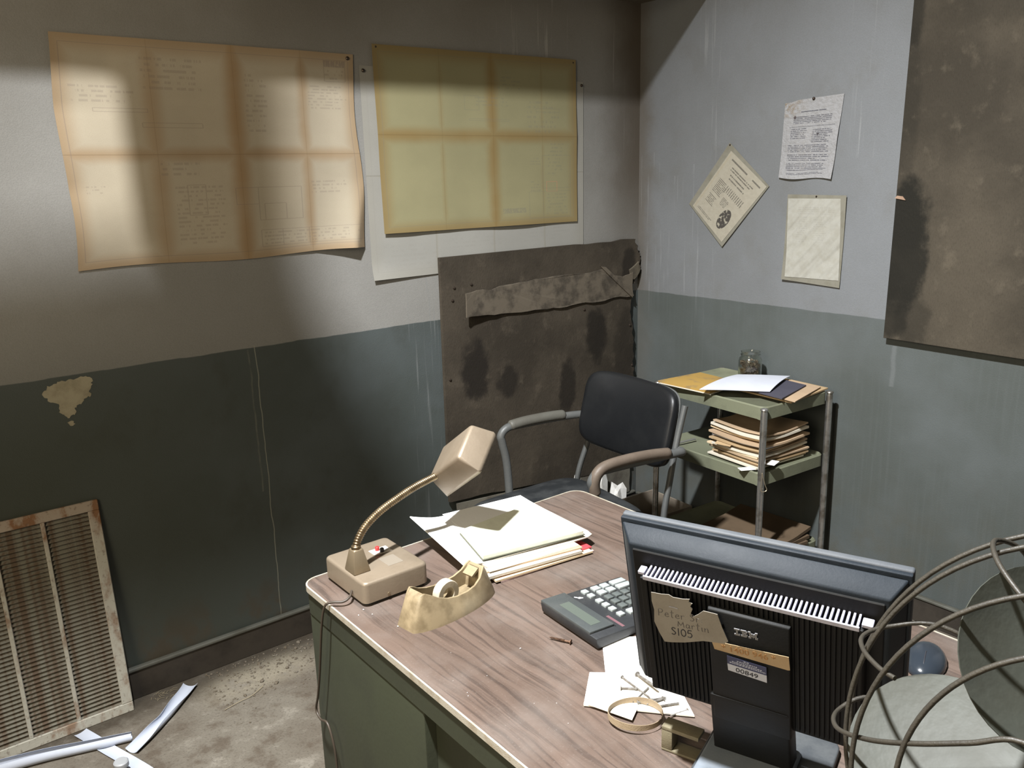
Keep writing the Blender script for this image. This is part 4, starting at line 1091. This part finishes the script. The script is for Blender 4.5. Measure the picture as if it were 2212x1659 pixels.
HW = {'P': (.55, [[(0, 0), (.03, 1)], [(.0, .95), (.4, 1.0), (.52, .75), (.3, .5), (.03, .48)]]), 'e': (.5, [[(.02, .3), (.42, .36), (.36, .56), (.12, .5), (.05, .2), (.25, .0), (.5, .12)]]),
      't': (.4, [[(.2, 1.05), (.17, .1), (.32, .0)], [(0, .68), (.4, .72)]]), 'r': (.4, [[(.04, .55), (.06, 0)], [(.06, .35), (.2, .55), (.4, .52)]]),
      'S': (.5, [[(.46, .9), (.2, 1.0), (.05, .78), (.25, .55), (.45, .3), (.25, .02), (0, .1)]]), ':': (.15, [[(.05, .1), (.06, .16)], [(.05, .45), (.06, .51)]]),
      'M': (.8, [[(0, 0), (.08, .75)], [(.08, .75), (.3, .3), (.42, .3), (.66, .78)], [(.66, .78), (.74, 0)]]), 'a': (.5, [[(.42, .5), (.15, .55), (.02, .2), (.2, .0), (.42, .3), (.42, .5), (.44, .08), (.52, .0)]]),
      'i': (.2, [[(.08, .52), (.1, .05), (.18, 0)]]), 'n': (.5, [[(.02, .52), (.04, 0)], [(.04, .3), (.25, .55), (.4, .4), (.42, .05), (.5, .0)]]),
      '1': (.2, [[(.1, 1.0), (.1, 0)]]), '0': (.55, [[(.28, 1), (.05, .75), (.05, .25), (.28, 0), (.5, .25), (.5, .75), (.28, 1)]]), '5': (.5, [[(.48, 1.0), (.1, 1.0)], [(.1, 1.0), (.06, .58), (.35, .62), (.48, .3), (.28, .0), (0, .08)]]),
      '_': (1.3, [[(0, 0), (.6, .06), (1.3, .05)]])}
hand('handwriting', '_', -.086, .0735, .0085, M_pencil, -.05, .0007)
hand('handwriting', 'Peter Sr:', -.101, .0545, .0108, M_pencil, .10)
hand('handwriting', 'Martin', -.077, .0445, .0105, M_pencil, .07)
hand('handwriting', 'S105', -.086, .0285, .0115, M_ink, .10, .0006)

# dark glossy mouse behind the monitor
t = thing('computer_mouse', 'dark blue-grey glossy mouse on the desk behind the fan', 'mouse', (1.262, .540, DZ), rad(20))
b = bmesh.new(); bmesh.ops.create_uvsphere(b, u_segments=20, v_segments=12, radius=1)
for v in b.verts: v.co = Vector((v.co.x*.055, v.co.y*.032, max(-.02, v.co.z*.022)))
for v in b.verts: v.co.z = max(0.0005, v.co.z+.003)
obj('shell', b, mat('mouse_plastic', color=(.022, .028, .036), rough=.2), t, 60)
obj('button_seam', tube(bmesh.new(), smooth_path([(-.05, 0, .0100), (-.03, 0, .0212), (-.005, 0, .0250)], 6), .0010, 6), M_ink, t)

# ------------------------------------------------------------------ desk fan
M_fanw = dusty('fan_guard_wire', (.0311, .027, .02), (.017, .0144, .0104), .6, 30, .5)
M_blade = dusty('fan_blade_paint', (.046, .050, .041), (.032, .032, .023), .6, 9, .55)
M_body = dusty('fan_body_paint', (.20, .22, .19), (.12, .125, .1), .5, 9, .45)
fan = thing('desk_fan', 'vintage desk fan with wire guard and rounded blades at right picture edge', 'fan', (.730, .147, DZ), rad(-76.8))
FM = Matrix.Translation((0, -.0595, .310)) @ Matrix.Rotation(rad(-9), 4, 'X')
def fp(r, ph, ax): return FM @ Vector((r*math.cos(rad(ph)), -ax, r*math.sin(rad(ph))))
def ring(r, ax, wr, n=96): return tube(bmesh.new(), [fp(r, 360*i/n, ax) for i in range(n)], wr, 8, True)
for nm, r, ax in (('guard_ring', .2100, -.046), ('guard_ring', .2060, -.018), ('guard_ring', .1830, .046), ('guard_ring', .1450, .066), ('guard_ring', .06, .082)):
    obj(nm, ring(r, ax, .0022), M_fanw, fan, 60)
for k in range(6):
    for dph, long in ((1, True), (21, False)):
        ph = 180-dph-60*k
        if long: pts = [fp(.10, ph+8, -.066), fp(.15, ph+2, -.060), fp(.195, ph-1, -.050), fp(.2155, ph+2, -.022), fp(.204, ph+1, .018), fp(.172, ph-4, .048), fp(.138, ph-14, .068), fp(.112, ph-28, .076), fp(.096, ph-46, .080), fp(.060, ph-68, .084), fp(.03, ph-85, .0855)]
        else: pts = [fp(.11, ph-18, -.066), fp(.172, ph-10, -.060), fp(.203, ph-2, -.046), fp(.2145, ph+1, -.022), fp(.206, ph, .012), fp(.188, ph-2, .038), fp(.174, ph-4, .0495)]
        obj('guard_spoke', tube(bmesh.new(), smooth_path(pts, 6), .0021, 8), M_fanw, fan, 60)
obj('guard_badge', lathe(bmesh.new(), [(.034, 0), (.034, .003), (.028, .006), (.0005, .007)], 28, FM @ Matrix.Translation((0, -.084, 0)) @ Matrix.Rotation(rad(90), 4, 'X')), M_body, fan, 40)
for k in range(6):
    ph = 182-59*k
    er = Vector((math.cos(rad(ph)), 0, math.sin(rad(ph)))); et = Vector((math.sin(rad(ph)), 0, -math.cos(rad(ph)))); fr = Vector((0, -1, 0))
    be = rad(46); tp = et*math.cos(be)-fr*math.sin(be); nn = fr*math.cos(be)+et*math.sin(be); c = er*.124
    bm = bmesh.new(); top, bot = [], []
    R_, NB = .0715, 40
    rr = [0, .35, .7, .92, 1.0]; LA, LB = [], []
    for q in rr:
        a_, b_ = [], []
        for i in range(NB):
            th = 2*math.pi*i/NB; d = er*(R_*q*math.cos(th))+tp*(R_*q*math.sin(th))
            cup = nn*(.010*q*q)
            a_.append(bm.verts.new(FM @ (c+d+cup+nn*.0007))); b_.append(bm.verts.new(FM @ (c+d+cup-nn*.0007)))
        LA.append(a_); LB.append(b_)
    for Ls, rev in ((LA, 1), (LB, 0)):
        for A, B in zip(Ls[1:], Ls[2:]):
            for i in range(NB): bm.faces.new((A[i], A[(i+1) % NB], B[(i+1) % NB], B[i]))
        bm.faces.new(Ls[1])
    for v in LA[0]+LB[0]: bm.verts.remove(v)
    for i in range(NB): bm.faces.new((LA[-1][i], LA[-1][(i+1) % NB], LB[-1][(i+1) % NB], LB[-1][i]))
    obj('blade', bm, M_blade, fan, 40)
RF = FM @ Matrix.Rotation(rad(90), 4, 'X')
obj('hub', lathe(bmesh.new(), [(.040, -.016), (.042, .0), (.038, .016), (.022, .026), (.0005, .028)], 28, RF), M_body, fan, 40)
obj('motor_housing', lathe(bmesh.new(), [(.0005, -.155), (.03, -.150), (.052, -.13), (.058, -.09), (.055, -.05), (.04, -.035), (.0005, -.034)], 28, RF), M_body, fan, 40)
obj('stand_neck', tube(bmesh.new(), smooth_path([(0, .035, .02), (0, .035, .15), (0, .032, .23), (0, .028, .28)], 6), [.026]*7+[.020]*6+[.018]*6, 16), M_body, fan, 50)
obj('base', lathe(bmesh.new(), [(.0005, .0), (.088, .0), (.092, .006), (.086, .018), (.06, .03), (.03, .04), (.0005, .042)], 40, Matrix.Translation((0, .035, 0))), M_body, fan, 40)

# ------------------------------------------------------------------ office chair
M_vinyl = mat('black_vinyl', lambda n: dict(color=n.mix(n.noise(*[c*9 for c in n.obj()], 5).step(.45, .7)*.5, (.006, .0067, .008), (.012, .0128, .0136)), rough=.42, bump=(n.noise(*[c*420 for c in n.obj()]), .0003)), spec=.45)
M_seat = mat('dusty_vinyl', lambda n: dict(color=n.mix(n.noise(*[c*12 for c in n.obj()], 5).step(.38, .68)*.8, (.014, .016, .018), (.0425, .045, .046)), rough=.6), spec=.35)
M_steel = dusty('grey_chair_steel', (.0886, .0924, .0909), (.1271, .1271, .1194), .5, 10, .45, .1)
M_armp = dusty('taupe_arm_pad', (.124, .0961, .0732), (.0837, .062, .0465), .5, 12, .5)
ch = thing('office_chair', 'black vinyl armchair with grey steel frame behind the desk', 'chair', (1.815, 1.912, -.0), rad(-8))
def pad(w_, h_, d_, bulge, n=18):
    """rounded rectangular cushion in local (y, z) plane, thickness along x"""
    b = bmesh.new(); vs = {}
    def se(a, e): return math.copysign(abs(math.cos(a))**e, math.cos(a)), math.copysign(abs(math.sin(a))**e, math.sin(a))
    rings = []
    for q, x in ((1.0, 0), (1.03, .3), (1.03, .6), (.99, .85), (.92, .98), (.70, 1.05+bulge*.5), (.35, 1.05+bulge)):
        rings.append([b.verts.new((-x*d_, se(2*math.pi*i/48, .38)[0]*w_/2*q, se(2*math.pi*i/48, .38)[1]*h_/2*q)) for i in range(48)])
    for A, B in zip(rings, rings[1:]):
        for i in range(48): b.faces.new((A[i], A[(i+1) % 48], B[(i+1) % 48], B[i]))
    b.faces.new(rings[0][::-1]); b.faces.new(rings[-1])
    return b
Mback = Matrix.Translation((.205, .006, .712)) @ Matrix.Rotation(rad(13), 4, 'Y') @ Matrix.Rotation(rad(7), 4, 'Z')
bm = pad(.405, .262, .040, .3)
for v in bm.verts: v.co.x += .9*(v.co.y)**2*-1
bmesh.ops.transform(bm, matrix=Mback, verts=bm.verts)
obj('backrest', bm, M_vinyl, ch, 60)
bm = pad(.400, .258, .010, 0.0)
for v in bm.verts: v.co.x = -v.co.x-.9*(v.co.y)**2
bmesh.ops.transform(bm, matrix=Mback, verts=bm.verts)
obj('back_shell', bm, M_steel, ch, 60)
bm = pad(.47, .46, .055, .35)
bmesh.ops.transform(bm, matrix=Matrix.Translation((-.125, .012, .400)) @ Matrix.Rotation(rad(-3), 4, 'Y') @ Matrix.Rotation(rad(90), 4, 'Y'), verts=bm.verts)
obj('seat', bm, M_seat, ch, 60)
obj('seat_pan', box(bmesh.new(), (-.33, -.205, .372), (.09, .225, .399), .01, 2), M_steel, ch, 40)
for s, y0 in ((1, .268), (-1, -.268)):
    # arm loop: front leg up into the arm, back into the upright
    fr_leg = smooth_path([(-.150, y0*.97, 0), (-.152, y0*.97, .25), (-.158, y0, .52), (-.176, y0, .62), (-.180, y0, .650), (-.155, y0, .673), (-.10, y0, .677), (.05, y0, .676), (.15, y0*.98, .672), (.182, y0*.93, .666), (.190, y0*.80, .660)], 6)
    obj('arm_frame', tube(bmesh.new(), fr_leg, .0125, 10, flat=1.15), M_steel, ch, 60)
    if s > 0: ap = [(-.145, y0, .679), (-.08, y0, .685), (.02, y0, .685), (.085, y0, .681)]; rr_ = .0185
    else: ap = [(-.168, y0, .605), (-.172, y0, .640), (-.160, y0, .669), (-.128, y0, .685), (-.05, y0, .690), (.04, y0, .687), (.112, y0, .679)]; rr_ = .0205
    P_ = smooth_path(ap, 6)
    o = obj('armrest_pad', tube(bmesh.new(), P_, [rr_*(.75 if i in (0, len(P_)-1) else 1) for i in range(len(P_))], 14, flat=.85), M_armp if s < 0 else dusty('grey_arm_pad', (.0935, .0908, .077), (.066, .0605, .0495), .5, 12, .5), ch, 60)
    rear = smooth_path([(.16, y0*.97, 0), (.14, y0*.95, .2), (.118, y0*.90, .42), (.158, y0*.84, .58), (.186, y0*.81, .68), (.224, y0*.79, .80)], 6)
    obj('rear_leg', tube(bmesh.new(), rear, .0175, 10, flat=.6), M_steel, ch, 60)
    obj('side_rail', tube(bmesh.new(), [(-.152, y0*.97, .385), (.122, y0*.91, .385)], .011, 10), M_steel, ch, 60)

# ------------------------------------------------------------------ utility cart
M_tray = dusty('pale_green_enamel', (.158, .166, .112), (.110, .112, .078), .5, 14, .40)
M_chrome = mat('worn_chrome', lambda n: dict(color=n.mix(n.noise(*[c*25 for c in n.obj()], 4).step(.42, .66)*.8, (.52, .51, .49), (.20, .175, .14)), rough=(n.noise(*[c*25 for c in n.obj()], 4)*.4+.12)), metal=.9)
CR = rad(-3.7); cu_, cv_ = Vector((math.cos(CR), math.sin(CR))), Vector((-math.sin(CR), math.cos(CR)))
CW, CD = .345, .485
cc = Vector((2.268, 1.558))+cu_*CW/2+cv_*CD/2
cart = thing('utility_cart', 'pale green three-tier utility cart with chrome legs in front of right wall', 'cart', (cc.x, cc.y, 0), CR)
def tray(ztop):
    b = bmesh.new(); o_ = rrect(-CW/2, -CD/2, CW/2, CD/2, .028, 5); i_ = rrect(-CW/2+.004, -CD/2+.004, CW/2-.004, CD/2-.004, .025, 5); f_ = rrect(-CW/2+.012, -CD/2+.012, CW/2-.012, CD/2-.012, .02, 5)
    n = len(o_)
    def dip(x, y, base): return base-.016*max(0, 1-(abs(abs(x)-CW/2)+abs(abs(y)-CD/2))/.055)
    Ls = [[b.verts.new((x, y, dip(x, y, ztop-.036))) for x, y in o_], [b.verts.new((x, y, ztop-.004)) for x, y in o_], [b.verts.new((x, y, ztop)) for x, y in i_], [b.verts.new((x, y, ztop-.007)) for x, y in f_],
          [b.verts.new((x, y, ztop-.010)) for x, y in f_], [b.verts.new((x, y, ztop-.012)) for x, y in i_], [b.verts.new((x, y, dip(x, y, ztop-.036))) for x, y in i_]]
    for A, B in zip(Ls, Ls[1:]+Ls[:1]):
        if A is Ls[3]: continue
        for k in range(n): b.faces.new((A[k], A[(k+1) % n], B[(k+1) % n], B[k]))
    b.faces.new(Ls[3]); b.faces.new(Ls[4][::-1])
    return b
T1, T2, T3 = .765, .535, .205
for tz in (T1, T2, T3): obj('tray', tray(tz), M_tray, cart, 40)
for sx_ in (-1, 1):
    for sy_ in (-1, 1):
        x, y = sx_*(CW/2+.002), sy_*(CD/2+.002)
        lg = obj('leg', tube(bmesh.new(), [(x, y, T1-.006), (x, y, T1-.02), (x+sx_*.001, y+sy_*.001, .5), (x+sx_*.003, y+sy_*.003, .075)], [.0095, .0115, .0115, .0105], 12), M_chrome, cart, 60)
        obj('leg_cap', lathe(bmesh.new(), [(.0128, 0), (.0128, .004), (.008, .007), (.0005, .008)], 14, Matrix.Translation((x, y, T1-.008))), M_chrome, lg, 60)
        ca = obj('caster', lathe(bmesh.new(), [(.006, -.011), (.026, -.011), (.029, -.007), (.029, .007), (.026, .011), (.006, .011)], 20, Matrix.Translation((x, y, .029)) @ Matrix.Rotation(rad(90), 4, 'X')), bpy.data.materials['black_rubber'], cart, 50)
        obj('caster_fork', box(bmesh.new(), (x-.012, y-.014, .045), (x+.012, y+.014, .078), .003, 2), M_chrome, ca, 40)
# wire clip hanging on the near leg and strap hook on the middle tray
wc = cc - cu_*(CW/2+.0165) - cv_*(CD/2+.0165)
bm = tube(bmesh.new(), smooth_path([(0, 0, .06), (.010, -.006, .02), (.016, -.010, .0), (.006, -.004, -.006), (-.004, 0, .002), (-.002, 0, .03), (0, 0, .058)], 5), .0012, 6)
single('paper_clip', bm, mat('clip_wire', color=(.6, .5, .36), rough=.3, metal=.8), 'bent wire clip stuck on the front leg of the green cart', 'clip', (wc.x-.001, wc.y-.001, .488))
hk = cc - cu_*(CW/2) + cv_*(.16)
bm = tube(bmesh.new(), smooth_path([(.10, -.02, .006), (.03, -.01, .006), (-.004, 0, .004), (-.008, 0, -.02), (-.008, 0, -.055), (-.006, 0, -.072)], 5), .0042, 8, flat=.6)
single('strap', bm, mat('grey_strap', color=(.13, .13, .115), rough=.6), 'grey strap hanging over the middle tray edge of the cart', 'strap', (hk.x, hk.y, T2))

# --- on the top tray
ZT = T1-.006
M_env = mat('golden_envelope', lambda n: (lambda x, y, z: dict(color=n.mix(n.noise(x*11, y*11, 1.0, 4).step(.50, .62)*.8, (.36, .2268, .0612), (.216, .1548, .0828)), rough=.6))(*n.obj()), spec=.3)
M_tanf = mat('tan_folder', paper_fn((.42, .30, .17), .75), spec=.2)
M_purp = mat('dark_violet_folder', paper_fn((.060, .058, .078), .8), spec=.3)
M_bluew = mat('bluish_white_paper', paper_fn((.52, .54, .60), .9), spec=.2)
zt = T1+.0006
slab_sheet('paper_sheet', M_cream, 'cream paper edge under the golden envelope on the cart', 'paper', ((2.268, 2.015), (2.455, 2.00), (2.45, 1.80), (2.272, 1.78)), zt, .0015)
slab_sheet('envelope', M_env, 'golden padded envelope with grey stains, left on the cart top', 'envelope', ((2.275, 2.025), (2.485, 2.000), (2.465, 1.795), (2.280, 1.790)), zt+.002, .006, lambda u, v: .005*math.sin(u*3.1)*math.sin(v*3.1))
slab_sheet('paper_folder', M_tanf, 'tan folder overhanging the right end of the cart top', 'folder', ((2.38, 1.772), (2.620, 1.760), (2.612, 1.540), (2.374, 1.528)), zt, .005, lambda u, v: .004*u+.003*v)
slab_sheet('paper_sheaf', M_buff, 'buff papers poking from the tan folder at the cart corner', 'paper', ((2.385, 1.70), (2.60, 1.69), (2.585, 1.552), (2.362, 1.507)), zt+.010, .003, lambda u, v: .002*u)
slab_sheet('paper_folder', M_purp, 'dark violet folder under the white paper on the cart', 'folder', ((2.375, 1.79), (2.570, 1.765), (2.555, 1.590), (2.345, 1.545)), zt+.016, .004, lambda u, v: .003*u*v)
slab_sheet('paper_sheet', M_bluew, 'bluish white letter paper lying on top of the cart', 'paper', ((2.235, 1.800), (2.505, 1.842), (2.610, 1.690), (2.374, 1.612)), zt+.024, .0018, lambda u, v: .010*u*(1-u)*3-.006*max(0, v-.6), 20, 14)
# jar
jx, jy = 2.578, 1.842
M_glass = mat('jar_glass', color=(.80, .82, .78), rough=.10, trans=1.0, ior=1.45)
t = thing('glass_jar', 'lidless glass jar half full of brown scraps on the cart', 'jar', (jx, jy, T1-.0062))
prof = [(.0005, .002), (.028, .002), (.0335, .006), (.0345, .014), (.0345, .068), (.032, .078), (.0275, .084), (.0275, .088), (.029, .089), (.029, .092), (.0275, .093), (.0275, .100), (.0285, .102),
        (.0265, .1025), (.0255, .100), (.0255, .084), (.0300, .077), (.0322, .068), (.0322, .014), (.031, .009), (.0005, .006)]
obj('jar_body', lathe(bmesh.new(), [(r*1.24, z*1.04) for r, z in prof], 36, caps=False), M_glass, t, 60)
bm = bmesh.new(); rnd = random.Random(2)
for i in range(330):
    a = rnd.uniform(0, 6.28); r = .045*math.sqrt(rnd.random()); zz = rnd.uniform(.010, .066)
    q = bmesh.new(); bmesh.ops.create_cube(q, size=1)
    S_ = Matrix.Translation((r*.78*math.cos(a), r*.78*math.sin(a), zz+.002)) @ Matrix.Rotation(rnd.uniform(0, 3), 4, Vector((rnd.random(), rnd.random(), rnd.random()+.1)).normalized()) @ Matrix.Diagonal((rnd.uniform(.004, .010), rnd.uniform(.003, .008), rnd.uniform(.001, .004), 1))
    put_mesh(bm, q, S_)
o = obj('jar_contents', bm, dusty('brown_scraps', (.15, .105, .068), (.30, .26, .21), .7, 60, .7), t, 0); o['kind'] = 'stuff'

# --- folders stacked on the middle tray
ST = T2+.0006
rnd = random.Random(21); zz = ST
ORD = ['bottom', 'second from the bottom', 'third from the bottom', 'fourth from the bottom', 'fifth from the bottom', 'sixth from the bottom', 'seventh from the bottom', 'seventh from the top', 'sixth from the top', 'fifth from the top', 'fourth from the top', 'third from the top', 'second from the top', 'topmost']
kinds = [('paper_sheaf', M_cream), ('paper_folder', M_buff), ('paper_folder', M_tanf), ('paper_sheaf', M_cream), ('paper_folder', M_buff), ('paper_folder', M_manila), ('paper_sheaf', M_cream), ('paper_folder', M_buff), ('paper_folder', M_tanf), ('paper_sheaf', M_bluew), ('paper_folder', M_buff), ('paper_folder', M_manila), ('paper_sheaf', M_cream), ('paper_folder', M_buff)]
words = {M_cream: 'cream papers', M_buff: 'buff folder', M_tanf: 'tan folder', M_manila: 'manila folder', M_bluew: 'greyish white papers'}
def stackbend(i):
    k = i/13; a = rnd.uniform(0, 6)
    return lambda u, v: k*(.008*abs(u-.45)**1.4*2 + .008*abs(v-.4)**1.4*2 - .003) + .0010*k*math.sin(u*7+2)*math.sin(v*6+2) + .004*k*(1-v)*0
th = [.005, .006, .005, .006, .005, .006, .006, .006, .005, .004, .007, .006, .008, .005]
for i, (nm, m) in enumerate(kinds):
    dx, dy = rnd.uniform(-.011, .011), rnd.uniform(-.011, .011); wv = rnd.uniform(.230, .268); dv = rnd.uniform(.222, .254)
    q = quad(2.428+dx, 1.688+dy, wv-.012, dv-.012, -3.7+rnd.uniform(-4, 4))
    slab_sheet(nm, m, f'{words[m]}, {ORD[i]} in the stack on the middle tray', 'folder' if 'folder' in nm else 'paper', q, zz, th[i], stackbend(i), 12, 12, group='stack on the middle tray of the cart')
    zz += th[i]+.0014+(.0030 if i > 6 else 0)+(.001 if i > 10 else 0)
slab_sheet('note_slip', M_tanf, 'grey-brown slip sticking out at the left of the cart stack', 'paper', quad(2.302, 1.735, .04, .06, 10), ST+.066, .0007, lambda u, v: -.010*(1-u))
for k, (x, y, z_, a, lb) in enumerate(((2.272, 1.62, .0018, -30, 'white scrap poking out low at the left front of the cart stack'), (2.31, 1.545, .034, 15, 'white scrap poking out behind the cart front leg'))):
    slab_sheet('note_slip', M_sheet, lb, 'paper', quad(x, y, .05, .03, a), T2+z_, .0006)
# --- bottom tray: brown papers
zz = T3+.0006
M_bt = mat('shaded_brown_folder', paper_fn((.115, .080, .050), .7), spec=.2)  # folder brown darkened to paint in the shade under the trays
for i, (m, lb) in enumerate(((M_bt, 'brown folder lying at the bottom of the lowest cart tray'), (M_bt, 'brown folder in the middle of the lowest cart tray'), (M_bt, 'brown folder curling on top of the lowest cart tray'))):
    slab_sheet('paper_folder', m, lb, 'folder', quad(2.43+.01*i, 1.70, .26, .30, -6+4*i), zz, .012, (lambda u, v: .03*max(0, u-.6)) if i == 2 else None); zz += .0130

# ------------------------------------------------------------------ clutter in the corner behind the chair
M_kraft = dusty('dusty_cardboard', (.215, .180, .140), (.33, .305, .26), .6, 10, .85)
t = thing('cardboard_box', 'dusty open cardboard box on the floor behind the chair', 'box', (2.42, 2.255, 0), rad(-4))
bw, bd, bh = .20, .12, .155
for nm, lo_, hi_ in (('side', (-bw, -bd, 0), (bw, -bd+.005, bh)), ('side', (-bw, bd-.005, 0), (bw, bd, bh)), ('side', (-bw, -bd+.005, 0), (-bw+.005, bd-.005, bh)), ('side', (bw-.005, -bd+.005, 0), (bw, bd-.005, bh)), ('bottom', (-bw+.005, -bd+.005, 0), (bw-.005, bd-.005, .005))):
    obj(nm, box(bmesh.new(), lo_, hi_, .001, 1), M_kraft, t, 0)
M_chunk = dusty('white_plaster', (.72, .71, .68), (.50, .47, .41), .6, 30, .85)
def chunk(sd, sx_, sy_, sz_):
    b = bmesh.new(); bmesh.ops.create_icosphere(b, subdivisions=2, radius=1); r = random.Random(sd)
    for v in b.verts:
        n_ = mnoise.noise(v.co*1.7+Vector((sd, 0, 0))); v.co = Vector((v.co.x*sx_, v.co.y*sy_, v.co.z*sz_))*(1+.5*n_)
    zm = min(v.co.z for v in b.verts)
    for v in b.verts: v.co.z -= zm
    return b
for sd, lc, s3, lb in ((3, (2.385, 2.440, 0), (.045, .022, .150), 'tall white plaster slab leaning behind the tan chair arm'), (5, (2.475, 2.425, 0), (.055, .020, .100), 'low white plaster slab behind the cardboard box'), (8, (2.262, 2.452, 0), (.030, .018, .138), 'white plaster slab showing left of the chair back post')):
    single('plaster_chunk', chunk(sd, *s3), M_chunk, lb, 'plaster', lc, smooth=0)
# dark sack under the cart side
b = bmesh.new(); bmesh.ops.create_icosphere(b, subdivisions=3, radius=1)
for v in b.verts:
    n_ = mnoise.noise(v.co*2.1)+.5*mnoise.noise(v.co*5); v.co = Vector((v.co.x*.10, v.co.y*.10, v.co.z*.14))*(1+.22*n_)
zm = min(v.co.z for v in b.verts)
for v in b.verts: v.co.z -= zm
single('rubbish_sack', b, mat('navy_plastic', color=(.012, .016, .030), rough=.45), 'dark navy plastic sack on the floor beside the cart', 'sack', (2.115, 1.79, 0), smooth=60)

# white crumbs on the desk
bm = bmesh.new(); rnd = random.Random(9)
for x, y in [(.634, 1.288), (.655, 1.274), (.669, 1.205), (.699, 1.171), (.702, 1.162), (.791, 1.004), (.651, 1.30)]:
    s = rnd.uniform(.0012, .0020); put_mesh(bm, pebble(rnd, s), Matrix.Translation((x, y, DZ+s*.75)))
for i in range(8):
    s = rnd.uniform(.0004, .0009); put_mesh(bm, pebble(rnd, s), Matrix.Translation((rnd.uniform(.64, .74), rnd.uniform(.80, 1.09), DZ+s*.75)))
tag(obj('crumbs', bm, mat('white_crumbs', color=(.8, .78, .74), rough=.6), None, 0), 'tiny white plaster crumbs on the desk top', 'crumbs', kind='stuff')
